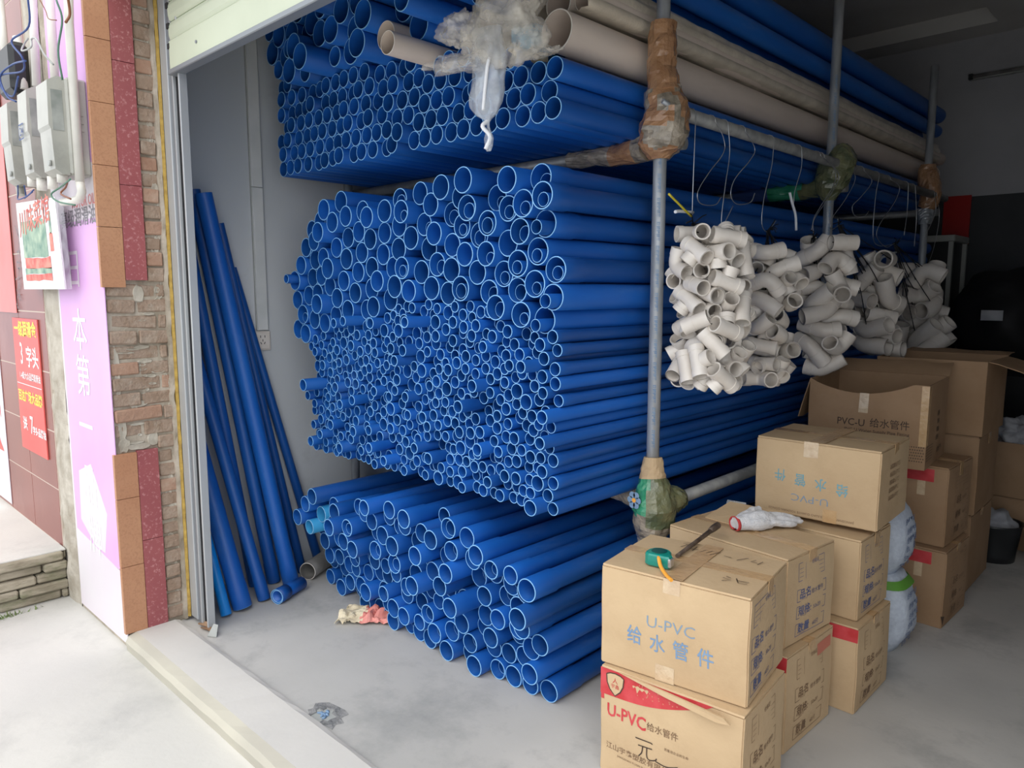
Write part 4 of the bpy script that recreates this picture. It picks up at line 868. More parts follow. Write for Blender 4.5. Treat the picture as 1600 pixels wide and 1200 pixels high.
# dusty sleeve of plastic around the white pipe bundle
def sleeve(name, label, sect, y0, y1, mat_, seed, ny=46, nk=40):
    mb = MB(); vs=[]; fs=[]; S = len(sect)
    P = [Vector((a,b)) for a,b in sect]; closed = P+[P[0]]
    acc=[0]; 
    for i in range(S): acc.append(acc[-1]+(closed[i+1]-closed[i]).length)
    for i in range(ny+1):
        y = y0+(y1-y0)*i/ny
        for k in range(nk):
            s = acc[-1]*k/nk; j=max(q for q in range(S) if acc[q]<=s+1e-9); f=(s-acc[j])/(acc[j+1]-acc[j]); q=closed[j].lerp(closed[j+1],f)
            w = .010*noise.noise(Vector((k*.9,y*1.1,seed)))+.006*noise.noise(Vector((k*2.3,y*7,seed)))
            endf = 1.0
            c = Vector((sum(p.x for p in P)/S, sum(p.y for p in P)/S)); dq=(q-c).normalized()
            q = q+dq*w
            vs.append((q.x, y+(.03*noise.noise(Vector((k*.6,0,seed))) if i in (0,ny) else 0), q.y))
    for i in range(ny):
        for k in range(nk): a=i*nk+k; b=i*nk+(k+1)%nk; fs.append((a,b,b+nk,a+nk))
    mb.add(vs,fs,0,True); return tag(mb.obj(name, mat_), label, 'plastic film')
sleeve('plastic_sleeve','dusty cream plastic sleeve around the wrapped white pipes on the upper rack',
   [(-1.625,2.433),(-1.597,2.44),(-1.590,2.455),(-1.598,2.474),(-1.610,2.482),(-1.596,2.495),(-1.594,2.515),(-1.604,2.528),(-1.612,2.533),(-1.605,2.545),(-1.615,2.556),(-1.66,2.558),(-1.75,2.558),(-1.84,2.55),(-1.86,2.50),(-1.85,2.43),(-1.75,2.433)], 2.02, 6.15, M['sleeve'], 3)

# ------------------------------------------------------------------ white fittings hung in bunches
_fm = {}
def fit_mesh(kind, s):
    k = (kind, s)
    if k in _fm: return _fm[k]
    mb = MB(); r = .0275*s; t = .003*s; c = .0295*s
    S = lambda P: [Vector(p)*s for p in P]
    def run(path, ro): mb.hollow(path, ro, t, 22)
    def collar(a, b):   # thicker socket mouth
        mb.hollow([Vector(a)*s, Vector(b)*s], c, c-r+t*.6, 22)
    if kind == 'tee':
        run(S([(-.058,0,0),(-.02,0,0),(.02,0,0),(.058,0,0)]), r)
        run(S([(0,.020,0),(0,.054,0)]), r)
        collar((-.058,0,0),(-.036,0,0)); collar((.058,0,0),(.036,0,0)); collar((0,.054,0),(0,.036,0))
    elif kind == 'coupling':
        run(S([(-.050,0,0),(.050,0,0)]), r*1.04); collar((-.050,0,0),(-.006,0,0)); collar((.050,0,0),(.006,0,0))
    elif kind == 'elbow45':
        p = S([(-.066,0,0),(-.03,0,0)]) + [Vector((-.03+.045*math.sin(a)*1.0, .045*(1-math.cos(a)),0))*s for a in (.17,.35,.52,.70,.82)] + S([(.052,.062,0)])
        run(p, r); collar((-.066,0,0),(-.036,0,0)); q0=p[-1]; q1=p[-2]; mb.hollow([q0, q0.lerp(q1,.75)], c, c-r+t*.6, 22)
    else:
        p = S([(-.070,0,0),(-.03,0,0)]) + [Vector((-.03+.034*math.sin(a), .034*(1-math.cos(a)),0))*s for a in (.3,.6,.9,1.2,1.5)] + S([(.0045,.040,0),(.005,.072,0)])
        run(p, r); collar((-.070,0,0),(-.04,0,0)); mb.hollow([p[-1], p[-1]+Vector((-.0005,-.028,0))*s], c, c-r+t*.6, 22)
    me = mb.mesh('pipe_'+kind, [M['white_pvc']]); sharp(me, 45); _fm[k] = me; return me
names = {'tee':'pipe_tee','coupling':'pipe_coupling','elbow45':'pipe_elbow','elbow90':'pipe_elbow'}
where = ['the nearest bunch beside the front rack post','the second bunch from the front rack post','the third bunch, hung by the middle rack post',
         'the fourth bunch, right of the middle rack post','the farthest bunch near the rear rack post']
words = {'tee':'white plastic pipe tee','coupling':'white straight pipe coupling','elbow45':'white gently bent pipe elbow','elbow90':'white right angled pipe elbow'}
FITS = []
for line in FIT.strip().split('\n'):
    c,k,s,x,y,z,qw,qx,qy,qz = line.split(); c=int(c); s=float(s)
    o = bpy.data.objects.new(names[k], fit_mesh(k, s)); COL.objects.link(o)
    o.location = (int(x)/1000,int(y)/1000,int(z)/1000); o.rotation_mode='QUATERNION'
    o.rotation_quaternion = Quaternion((int(qw),int(qx),int(qy),int(qz))).normalized()
    tag(o, words[k]+' hanging in '+where[c], 'pipe fitting', k.rstrip('0459')+'s '+('bent gently ' if k=='elbow45' else '')+'in '+where[c]); FITS.append((c,o))
# wire hooks on the upper rail
XH = XK+.049+.027
hooks = [([(1087,196),(1085,240),(1082,330),(1083,350)],'straight'),([(1118,200),(1130,214),(1131,238),(1108,270),(1090,300),(1095,318),(1117,320),(1127,308)],'curled'),
 ([(1138,215),(1140,240),(1133,290),(1127,340),(1130,352),(1145,322)],'narrow'),([(1165,218),(1179,232),(1172,250),(1148,280),(1142,305),(1152,319),(1172,316),(1179,302)],'curled'),
 ([(1210,229),(1206,260),(1194,310),(1190,350),(1200,362),(1212,345)],'long'),([(1253,242),(1252,262),(1242,298),(1240,318)],'short'),
 ([(1282,256),(1303,262),(1304,285),(1284,320),(1271,345),(1272,375)],'wavy'),([(1288,254),(1308,268),(1308,285),(1290,315),(1274,340),(1268,360)],'wavy'),
 ([(1330,265),(1336,280),(1322,310),(1301,340),(1298,358),(1310,352),(1309,342)],'wavy'),
 ([(1350,270),(1362,284),(1345,308),(1332,322),(1336,337),(1350,338),(1357,330)],'curled'),([(1374,280),(1368,310),(1364,370),(1374,384),(1392,382)],'long'),
 ([(1392,283),(1405,292),(1398,315),(1375,350),(1370,370),(1384,386),(1398,380)],'wide'),([(1419,295),(1418,330),(1412,368)],'straight'),
 ([(1430,298),(1432,340),(1428,385)],'straight'),([(1461,307),(1462,330),(1452,355),(1444,370)],'short'),([(1464,309),(1467,340),(1458,390),(1443,430)],'long')]
near_of = ['above the nearest bunch','second along the rail from the front post','third along the rail from the front post','fourth along the rail from the front post',
 'above the second bunch','between the second and third bunches','at the middle post joint','just below the middle post joint','first right of the middle post',
 'second right of the middle post','third right of the middle post','fourth right of the middle post','left of the rear post','just left of the rear post','at the rear post','hanging lowest by the rear post']
for i,(pp,sh) in enumerate(hooks):
    P = [onx(px+rnd.uniform(-.5,.5),py,XH) for px,py in pp]
    top = P[0]; zt = 2.135+.0255
    arc = [Vector((XK+.049+.0262*math.cos(a), top.y, 2.135+.0262*math.sin(a))) for a in (PI*1.1,PI*.9,PI*.7,PI*.5,PI*.3,PI*.12)]
    path = arc + smooth_path([arc[-1]+Vector((.001,0,-.01))]+P[1:], 6)
    mb = MB(); mb.rings(path, .0019, 6); tag(mb.obj('wire_hook', M['steelwire']), f'{sh} steel wire hook on the upper rail, {near_of[i]}', 'hook')
# black strings tying each bunch to its hook
tops = [(1083,350),(1200,360),(1270,372),(1310,352),(1398,382)]
for c in range(5):
    tp = onx(tops[c][0], tops[c][1], XH); F_ = sorted([o for q,o in FITS if q==c], key=lambda o: -o.location.z)
    mb = MB()
    for o in F_[:9]+F_[12:30:6]:
        e = o.location.copy(); mid = tp.lerp(e,.5)+Vector((rnd.uniform(-.01,.03),rnd.uniform(-.02,.02),-.01))
        mb.rings(smooth_path([tp+Vector((rnd.uniform(-.004,.004),rnd.uniform(-.01,.01),0)), mid, e],4), .0026, 5)
    for k in range(5):
        e = tp+Vector((rnd.uniform(-.01,.02),rnd.uniform(-.09,.09),rnd.uniform(-.02,.05))); mb.rings([tp, tp.lerp(e,.5)+Vector((.01,0,.01)), e], .0024, 5)
    tag(mb.obj('tie_string', M['string']), 'black string tying '+where[c]+' to its wire hook', 'string')
def strap(pxs, x, w, m, label):
    P = [onx(a,b,x) for a,b in pxs]; mb = MB(); P = smooth_path(P,4)
    mb.rings(P, w, 6); o = mb.obj('plastic_strap', m); tag(o, label, 'strap')
strap([(1055,331),(1062,330),(1083,332)],XH+.01,.006,M['strapwhite'],'white plastic strap knotted at the top of the nearest bunch')
strap([(1045,303),(1062,320),(1080,338)],XH+.02,.004,M['strapyellow'],'yellow plastic strap end at the top of the nearest bunch')
strap([(1234,301),(1238,318),(1243,336),(1244,360)],XH+.01,.006,M['strapwhite'],'white plastic strap at the top of the third bunch')
strap([(1368,425),(1376,405),(1384,400),(1400,394)],XH+.0,.007,M['strapwhite'],'white plastic strap at the top of the farthest bunch')

# ------------------------------------------------------------------ cartons
class Carton:
    def __init__(s, label, p, z, group=None, mats=None, bul=.006, seed=0, tapes=True, name='carton', flaps=True):
        x,y,a,W,D,H = p; s.W,s.D,s.H = W,D,H; s.seed = seed; s.bul = bul
        cxy = Vector((x,y)) + Vector((W/2*math.cos(a)-D/2*math.sin(a), W/2*math.sin(a)+D/2*math.cos(a)))
        s.t = empty(name, (cxy.x, cxy.y, z), a); tag(s.t, label, 'box', group)
        s.mat = mats or M['carton']; hb = H-.0055 if flaps else H; s.hb = hb
        mb = MB(); n = 14
        def face(o,u,v):
            vs=[];fs=[]
            for i in range(n+1):
                for j in range(n+1): vs.append(s.fn(Vector(o)+Vector(u)*(i/n)+Vector(v)*(j/n)))
            for i in range(n):
                for j in range(n): q=i*(n+1)+j; fs.append((q,q+n+1,q+n+2,q+1))
            mb.add(vs,fs,0,True)
        w,d = W/2,D/2
        face((-w,-d,0),(W,0,0),(0,0,hb)); face((w,-d,0),(0,D,0),(0,0,hb)); face((w,d,0),(-W,0,0),(0,0,hb)); face((-w,d,0),(0,-D,0),(0,0,hb))
        face((-w,-d,hb),(W,0,0),(0,D,0)); face((-w,d,0),(W,0,0),(0,-D,0))
        o = mb.obj('carton_body', s.mat, s.t)
        bm_merge(o)
        if flaps:
            for sg in (-1,1):
                mb = MB(); m=12; vs=[];
                for i in range(m+1):
                    xx=-w+.002+(W-.004)*i/m
                    for (yy,zz) in ((sg*(d-.001),hb-.001),(sg*(d-.004),hb+.0035),(sg*(d*.5),H-.001),(sg*.0015,H+.0),(sg*.0015,hb+.0005)):
                        vs.append(Vector((xx,yy,zz+.0012*noise.noise(Vector((xx*9,yy*9,seed))))))
                fs=[]
                for i in range(m):
                    for k in range(4): q=i*5+k; fs.append((q,q+5,q+6,q+1) if sg>0 else (q,q+1,q+6,q+5))
                fs.append(tuple(range(5))); fs.append(tuple(m*5+k for k in reversed(range(5))))
                mb.add(vs,fs,0,False); mb.obj('flap', s.mat, s.t)
            if tapes:
                mb = MB(); mb.box((-w-.001,-.024,H+.0006),(w+.001,.024,H+.0012))
                mb.box((w+.0004+s.bul*.2,-.024,hb-.055),(w+.0012+s.bul*.3,.024,H+.0012)); mb.obj('tape_strip', M['tape'], s.t)
    def fn(s, p):
        """bulge and small dents shared by the body and what is printed on it"""
        W,D,H = s.W,s.D,s.H; u=p.x/W+.5; v=p.y/D+.5; w=p.z/H
        c = lambda t: math.sin(PI*min(1,max(0,t)))
        q = p.copy(); e=.01
        if v<e: q.y -= s.bul*c(u)*c(w)
        elif v>1-e: q.y += s.bul*.5*c(u)*c(w)
        if u>1-e: q.x += s.bul*c(v)*c(w)
        elif u<e: q.x -= s.bul*.5*c(v)*c(w)
        nn = noise.noise_vector(p*6+Vector((s.seed*3.1,0,0)))*.0035*min(1,w*6)*min(1,(1-w)*8+.25)
        ed = (abs(u-.5)>.49)+(abs(v-.5)>.49)
        return q+Vector((nn.x,nn.y,0))*(1 if ed else .0) 
    def front(s): return (-s.W/2, -s.D/2-.0009, 0), (1,0,0), (0,0,1)
    def right(s): return (s.W/2+.0009, -s.D/2, 0), (0,1,0), (0,0,1)
    def at(s, px, py):
        """where a line of sight meets the front face, as fractions of width and height"""
        a = s.t.rotation_euler.z; n = Vector((math.sin(a), -math.cos(a), 0)); c = s.t.location + n*(s.D/2); d = px_ray(px, py)
        p = CAMP + d*((c-CAMP).dot(n)/d.dot(n)); q = p - s.t.location
        return (q.x*math.cos(a)+q.y*math.sin(a))/s.W+.5, q.z/s.H
    def ptext(s, mb, body, px, py, size, bold=0, sx=1, mi=0, up=True):
        u, w = s.at(px, py); s.ftext(mb, body, u, w, size, bold, sx, mi, up)
    def ftext(s, mb, body, u, w, size, bold=0, sx=1, mi=0, up=True):
        o,ux,uy = s.front(); sg = 1 if up else -1
        put_text(mb, body, Vector(o)+Vector((u*s.W,0,w*s.H)), Vector(ux)*sg, Vector(uy)*sg, size, bold, sx, mi, s.fnp)
    def rtext(s, mb, body, v, w, size, bold=0, sx=1, mi=0, up=True):
        o,ux,uy = s.right(); sg = 1 if up else -1
        put_text(mb, body, Vector(o)+Vector((0,v*s.D,w*s.H)), Vector(ux)*sg, Vector(uy)*sg, size, bold, sx, mi, s.fnp)
    def fnp(s, p):
        c = p.copy(); return s.fn(c)
    def rrect(s, mb, v0, w0, v1, w1, lw=.0018, mi=0):
        o,ux,uy = s.right(); rect_outline(mb, v0*s.D, w0*s.H, v1*s.D, w1*s.H, lw, o, ux, uy, mi, s.fnp)
    def frect(s, mb, u0, w0, u1, w1, mi=0, n=8):
        o,ux,uy=s.front(); vs=[];fs=[]
        for i in range(n+1):
            for j in (0,1): vs.append(s.fnp(Vector(o)+Vector((s.W*(u0+(u1-u0)*i/n),0,s.H*(w0 if j==0 else w1)))))
        for i in range(n): fs.append((2*i,2*i+2,2*i+3,2*i+1))
        mb.add(vs,fs,mi)
    def rrectfill(s, mb, v0,w0,v1,w1, mi=0, n=8):
        o,ux,uy=s.right(); vs=[];fs=[]
        for i in range(n+1):
            for j in (0,1): vs.append(s.fnp(Vector(o)+Vector((0,s.D*(v0+(v1-v0)*i/n),s.H*(w0 if j==0 else w1)))))
        for i in range(n): fs.append((2*i,2*i+2,2*i+3,2*i+1))
        mb.add(vs,fs,mi)
    def side_table(s, ink, big=True, up=True, vo=0.0):
        """product name / size / quantity boxes on the side"""
        mb = MB()
        s.rrect(mb,.08+vo,.70,.62+vo,.90); 
        for k in range(3): stroke(mb,[( (.10+vo)*s.D,(.745+.045*k)*s.H),((.60+vo)*s.D,(.745+.045*k)*s.H)],*s.right(),.0012,0,s.fnp)
        stroke(mb,[((.22+vo)*s.D,.71*s.H),((.22+vo)*s.D,.89*s.H)],*s.right(),.0012,0,s.fnp)
        s.rtext(mb,'合格证',.42+vo,.865,.016)
        for w,txt in ((.53,'品名'),(.34,'规格:'),(.14,'数量')):
            s.rrect(mb,.06+vo,w-.06,.66+vo,w+.075,.002); s.rtext(mb,txt,.22+vo,w+.012,.036,.018); 
            s.rtext(mb,'PVC-U',.20+vo,w-.040,.012); s.rtext(mb,'给水管件' if w>.5 else ('50x20' if w>.3 else '60只'),.47+vo,w,.020)
        return mb
def bm_merge(o):
    import bmesh
    b = bmesh.new(); b.from_mesh(o.data); bmesh.ops.remove_doubles(b, verts=b.verts, dist=.0004)
    bmesh.ops.recalc_face_normals(b, faces=b.faces)
    ee=[e for e in b.edges if e.is_manifold and e.calc_face_angle(0)>1.0]
    bmesh.ops.bevel(b, geom=ee, offset=.004, segments=2, affect='EDGES', clamp_overlap=True)
    b.to_mesh(o.data); b.free(); o.data.polygons.foreach_set('use_smooth',[True]*len(o.data.polygons)); sharp(o.data, 50)

# B: front box on the floor
B = Carton('front carton on the floor with a red curved band and shield emblem', (-1.306,1.757,.09,.459,.324,.348), 0, seed=1, tapes=False)
mb = MB(); o_,ux_,uy_ = B.front()
top=[(0.0+.80*i/24, .985) for i in range(25)]
bot=[(0.8*i/24, .985-.245*(1-(i/24))**.75-.05*math.sin(PI*i/24)) for i in range(25)]
vs=[]; fs=[]
for (a,b),(c,d) in zip(bot,top):
    for q in (0,1): vs.append(B.fnp(Vector(o_)+Vector(((a)*B.W,0,(b if q==0 else d)*B.H))))
for i in range(24): fs.append((2*i,2*i+2,2*i+3,2*i+1))
mb.add(vs,fs,0)
B.frect(mb,.005,.69,.03,.985,0)
mb.obj('red_band', M['ink_red'], B.t)
mb = MB(); F0 = Vector(o_)+Vector((0,-.0006,0))
for i in range(34):
    u=.27+.42*rnd.random(); w=.955-.16*rnd.random()*(1-u)*1.3; q=.0022
    p=F0+Vector((u*B.W,0,w*B.H)); mb.add([B.fnp(p+Vector((q*math.cos(a),0,q*math.sin(a)))) for a in [2*PI*k/8 for k in range(8)]],[tuple(range(8))],0)
mb.obj('band_speckles', M['ink_pink'], B.t, kind='stuff')
mb = MB(); sh=[(-.5,.42),(-.30,.52),(0,.56),(.30,.52),(.5,.42),(.46,.0),(.30,-.32),(0,-.6),(-.30,-.32),(-.46,0)]
C0=F0+Vector((.115*B.W,-.0004,.865*B.H)); SS=.062
mb.add([B.fnp(C0+Vector((x*SS,0,y*SS))) for x,y in sh],[tuple(reversed(range(10)))],0)
stroke(mb,[(x*SS,y*SS) for x,y in sh+sh[:1]],C0+Vector((0,-.0004,0)),(1,0,0),(0,0,1),.0035,1,B.fnp)
put_text(mb,'人',C0+Vector((0,-.0005,.010)),(1,0,0),(0,0,1),.020,0,1,2,B.fnp); put_text(mb,'宇鑫',C0+Vector((0,-.0005,-.008)),(1,0,0),(0,0,1),.015,0,1,2,B.fnp)
mb.obj('shield_emblem', [M['carton'],M['ink_black'],M['ink_red']], B.t)
mb = MB(); B.ptext(mb,'U-PVC',979,1120,.058,.020,.84); mb.obj('printed_lettering', M['ink_red'], B.t)
mb = MB(); B.ptext(mb,'给水管件',1036,1143,.0275,.008,.95); B.ptext(mb,'江山宇鑫塑胶有限公司',1000,1186,.023,.006,1.05); B.ptext(mb,'JIANGSHAN YUXIN PLASTIC CO.,LTD',1000,1197,.0095); B.ptext(mb,'质量是企业的生命',1058,1177,.010)
mb.obj('printed_lettering', M['ink_faded'], B.t)
mb = MB()
for st in [[(a*.62,b*.62) for a,b in q_] for q_ in ([(-.05,.045),(.03,.05),(.04,.045)],[(-.035,.012),(.04,.02)],[(-.01,.012),(-.014,-.02),(-.03,-.045)],[(.012,.016),(.014,-.03),(.03,-.042),(.06,-.030),(.066,-.018)],[(.06,-.035),(.12,-.04),(.18,-.018)])]:
    stroke(mb, smooth_path([(a,b,0) for a,b in st],4) and [(p.x,p.y) for p in smooth_path([(a,b,0) for a,b in st],4)], F0+Vector((B.at(1008,1170)[0]*B.W,0,B.at(1008,1170)[1]*B.H)),(1,0,0),(0,0,1),.0035,0,B.fnp)
mb.obj('handwriting', M['marker'], B.t)
B.side_table(M['ink_faded'], vo=.1).obj('printed_table', M['ink_faded'], B.t)
# folded spare flap squeezed between the two front boxes
mb = MB(); y_=-B.D/2; mb.prism([(-B.W/2+.07,y_-.008,B.H-.001),(0,y_-.016,B.H-.004),(B.W/2-.05,y_-.030,B.H-.008),(B.W/2-.03,y_-.030,B.H-.022),(B.W/2-.07,y_-.028,B.H-.030),(0,y_-.017,B.H-.020)],(0,.006,0)); mb.obj('folded_flap', M['carton'], B.t)
# A
A = Carton('sand coloured carton under the tape measure, printed with blue lettering', (-1.318,1.771,.142,.46,.345,.321), .3485, seed=2)
mb = MB(); A.ptext(mb,'U-PVC',1049,980,.050,-.006,1.12); mb.obj('printed_lettering', M['ink_paleblue'], A.t)
mb = MB()
for ch,u in zip('给水管件',((992,993),(1028,1007),(1065,1019),(1104,1031))): mb=MB(); A.ptext(mb,ch,*u,.060,.010,.86); mb.obj('printed_character', M['ink_blue'], A.t)
A.side_table(M['ink_navy']).obj('printed_table', M['ink_navy'], A.t)
mb = MB(); A.frect(mb,.44,.86,.555,.999); mb.obj('tape_strip', M['tape_clear'], A.t)
mb = MB(); A.frect(mb,.40,.0,.53,.16); mb.obj('tape_strip', M['tape_clear'], A.t)
mb = MB(); mb.box((-.03,-A.D/2+.002,A.H+.0014),(.03,A.D/2-.002,A.H+.002)); mb.obj('tape_strip', M['tape'], A.t)
mb = MB(); T0=Vector((0,0,A.H+.0024))
hand=[ # top writing, seen from the front edge
 [(-.095,.135),(-.075,.155),(-.055,.15)],[(-.07,.148),(-.09,.10)],[(-.085,.13),(-.055,.135)],[(-.058,.10),(-.03,.105)],[(-.045,.13),(-.045,.085)],
 [(-.01,.115),(-.02,.09)],[(.01,.12),(.0,.09)],[(.035,.125),(.015,.08)],[(.055,.10),(.08,.098)],[(.125,.125),(.10,.085)],[(.15,.12),(.14,.10),(.16,.098)],[(.172,.118),(.165,.085)],
 [(.12,-.06),(.135,-.065)],[(.115,-.075),(.14,-.08),(.12,-.1)],[(.15,-.06),(.165,-.09),(.19,-.085)],[(.155,-.075),(.19,-.07)]]
for st in hand: stroke(mb, st, T0,(1,0,0),(0,1,0),.0028)
mb.obj('handwriting', M['marker'], A.t)
# D, C
D_ = Carton('floor carton just behind the front stack, red corner mark and black side print', (-1.333,2.239,-.046,.42,.344,.338), 0, seed=3)
D_.side_table(M['ink_faded'], vo=.12).obj('printed_table', M['ink_faded'], D_.t)
mb=MB(); D_.frect(mb,.86,.84,1.0,.985); mb.obj('red_label_mark', M['ink_red'], D_.t)
mb=MB(); D_.rrectfill(mb,.62,.80,.94,.92); mb.obj('red_label_mark', M['ink_pink'], D_.t)
C_ = Carton('sand coloured carton under the work glove', (-1.417,2.314,-.112,.476,.307,.306), .339, seed=4)
C_.side_table(M['ink_navy'], vo=.14).obj('printed_table', M['ink_navy'], C_.t)
# raised second flap and scrap of tape on C
mb=MB(); vs=[Vector((-.20,.01,.309)),Vector((.02,.01,.309)),Vector((.03,.16,.352)),Vector((-.19,.16,.345))]; mb.prism(vs,(0,0,-.004)); mb.obj('raised_flap', M['carton'], C_.t)
mb=MB(); mb.prism([Vector((-.20,.155,.350)),Vector((-.12,.16,.354)),Vector((-.13,.17,.322)),Vector((-.215,.165,.318))],(0,-.0006,0)); mb.obj('loose_tape', M['film_clear'], C_.t)
# G, E, F
G_ = Carton('carton on the floor below the upside down printed box, red corner and bulging side', (-1.252,2.623,-.01,.42,.339,.324), 0, seed=5, bul=.012)
G_.side_table(M['ink_black'], vo=.10).obj('printed_table', M['ink_faded'], G_.t)
mb=MB(); G_.frect(mb,.76,.83,1.0,.98); mb.obj('red_label_mark', M['ink_red'], G_.t)
E_ = Carton('carton with navy side print directly under the upside down printed box', (-1.276,2.679,-.025,.42,.296,.301), .325, seed=6, bul=.010)
E_.side_table(M['ink_navy'], vo=.06).obj('printed_table', M['ink_navy'], E_.t)
F_ = Carton('carton standing upside down on the second stack, cyan lettering inverted', (-1.28,2.718,.035,.453,.365,.294), .647, seed=7)
mb=MB()
for ch,u in zip('件管水给',((1220,740),(1251,748),(1283,756),(1316,765))): mb=MB(); F_.ptext(mb,ch,*u,.050,.008,.9,0,False); mb.obj('printed_character', M['ink_cyan'], F_.t)
mb=MB(); F_.ptext(mb,'U-PVC',1265,780,.040,-.006,1.25,0,False); mb.obj('printed_lettering', M['ink_paleblue'], F_.t)
mb=MB(); F_.ptext(mb,'JIANGSHAN YUXIN SULIAO GUANYE YOUXIAN GONGSI',1265,804,.0125,0,1.0,0,False); mb.obj('printed_lettering', M['ink_faded'], F_.t)
mb=MB(); F_.frect(mb,.40,.80,.52,1.0); mb.obj('tape_strip', M['tape_clear'], F_.t)
mb=MB(); F_.frect(mb,.58,.0,.69,.17); mb.obj('tape_strip', M['tape'], F_.t)
mb=MB(); mb.box((-.03,-F_.D/2+.002,F_.H+.0014),(.03,F_.D/2-.002,F_.H+.002)); mb.obj('tape_strip', M['tape'], F_.t)
mb=MB()
for k in range(5): F_.rtext(mb,'江山宇鑫塑胶',.45,.75-.1*k,.020,0,1,0,False)
mb.obj('printed_table', M['ink_faded'], F_.t)
# J, I
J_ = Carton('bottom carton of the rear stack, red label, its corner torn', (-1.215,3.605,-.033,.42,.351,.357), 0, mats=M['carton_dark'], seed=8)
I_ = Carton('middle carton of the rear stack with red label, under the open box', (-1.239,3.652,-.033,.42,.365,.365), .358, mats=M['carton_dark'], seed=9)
for q in (J_,I_):
    mb=MB(); q.frect(mb,.40,.80,.86,.955); mb.obj('red_label', M['ink_red'], q.t)
    mb=MB(); q.frect(mb,.70,.62,.78,.95); mb.obj('tape_strip', M['tape_clear'], q.t)
    q.side_table(M['ink_faded'], vo=.2).obj('printed_table', M['ink_faded'], q.t)
mb=MB(); mb.add([(J_.W/2+.0045,-J_.D/2+.0,.02),(J_.W/2-.004,-J_.D/2-.004,.0+.06),(J_.W/2+.005,-J_.D/2+.018,.055)],[(0,1,2)]); mb.obj('torn_corner', M['ink_black'], J_.t)
# open cartons
def open_carton(label, p, z, m, seed, fl=(), dip=0.0, name='open_carton'):
    x,y,a,W,D,H = p
    q = Carton(label, p, z, mats=m, seed=seed, tapes=False, flaps=False, name=name)
    bd = [c for c in q.t.children][0]; bpy.data.objects.remove(bd)
    w,d,th = W/2,D/2,.005; n=16
    def wall(o,u,dipf):
        mb = MB(); vs=[];o=Vector(o);u=Vector(u);nrm=Vector((-u.y,u.x,0)).normalized()*th
        for i in range(n+1):
            for j in range(7):
                t=i/n; hh = H*(j/6)-dipf(t)*(j/6)**2
                pt = o+u*t+Vector((0,0,hh)); vs.append(q.fn(pt)); vs.append(q.fn(pt)+nrm)
        fs=[]
        for i in range(n):
            for j in range(6):
                k=(i*7+j)*2; r=((i+1)*7+j)*2
                fs.append((k,r,r+2,k+2)); fs.append((k+1,k+3,r+3,r+1))
            k=(i*7+6)*2; r=((i+1)*7+6)*2; fs.append((k,r,r+1,k+1)); k=(i*7)*2; r=((i+1)*7)*2; fs.append((k,k+1,r+1,r))
        mb.add(vs,fs,0,True); return mb
    body = MB()
    for o,u,f in (((-w,-d,0),(W,0,0),lambda t: dip*math.sin(PI*min(1,t*1.15))**.8 if t<.87 else 0),((w,-d,0),(0,D,0),lambda t:0),((w,d,0),(-W,0,0),lambda t:0),((-w,d,0),(0,-D,0),lambda t:0)):
        m_=wall(o,u,f); body.add(m_.v,m_.f,0,True)
    body.box((-w+.002,-d+.002,0),(w-.002,d-.002,.006))
    ob = body.obj('carton_body', m, q.t); sharp(ob.data, 45)
    for (a_,b_,vec) in fl:
        mb=MB(); A_=Vector(a_);B_=Vector(b_);V=Vector(vec); nn=(B_-A_).cross(V).normalized()*.004; m_=8; vs=[]
        for i in range(m_+1):
            for j in range(5):
                pt=A_.lerp(B_,i/m_)+V*(j/4)+Vector((0,0,-.02*(j/4)**2))+Vector((0,0,.008*noise.noise(Vector((i*.5,j*.7,seed)))))*(j/4)
                vs+= [pt,pt+nn]
        fs=[]
        for i in range(m_):
            for j in range(4):
                k=(i*5+j)*2; r=((i+1)*5+j)*2; fs.append((k,r,r+2,k+2)); fs.append((k+1,k+3,r+3,r+1))
            for j in (0,4): k=(i*5+j)*2; r=((i+1)*5+j)*2; fs.append((k,k+1,r+1,r))
        for i in (0,m_):
            for j in range(4): k=(i*5+j)*2; fs.append((k,k+2,k+3,k+1))
        mb.add(vs,fs,0,True); sharp(mb.obj('flap', m, q.t).data, 40)
    return q
Hp = (-1.385,3.47,.08,.50,.46,.372); w,d,h = .25,.23,.372
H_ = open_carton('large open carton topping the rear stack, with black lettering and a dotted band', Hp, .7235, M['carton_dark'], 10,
    [((-w,d,h),(-w,-d,h),(-.05,0,-.17)), ((-w,d,h),(w,d,h),(0,.10,.075)), ((w,-d+.02,h-.004),(w,d,h),(-.12,0,-.13))], dip=.055)
mb=MB(); H_.ptext(mb,'PVC-U',1330,659,.046,.004,.94); H_.ptext(mb,'给水管件',1390,664,.044,.004,.92); H_.ptext(mb,'PVC-U Water Supply Pipe Fitting',1369,674.5,.019,.006,1.05)
mb.obj('printed_lettering', M['ink_black'], H_.t)
mb=MB()
for r_ in range(6):
    for c_ in range(52):
        u=.02+(c_+.5*(r_%2))*.0187; ww=.045+.034*r_
        if u>.985: continue
        p=Vector(H_.front()[0])+Vector((u*H_.W,0,ww*H_.H*1.0+.02)); q=.0024
        mb.add([H_.fnp(p+Vector((q*a,0,q*b))) for a,b in ((-1,-.6),(0,-1.1),(1,-.6),(1,.6),(0,1.1),(-1,.6))],[(0,1,2,3,4,5)])
for r_ in range(6):
    for c_ in range(14):
        p=Vector(H_.right()[0])+Vector((0,.01+(c_+.5*(r_%2))*.0094,.02+(.045+.034*r_)*H_.H)); q=.0024
        mb.add([H_.fnp(p+Vector((0,q*a,q*b))) for a,b in ((-1,-.6),(0,-1.1),(1,-.6),(1,.6),(0,1.1),(-1,.6))],[(0,1,2,3,4,5)])
mb.obj('dotted_band', M['ink_black'], H_.t)
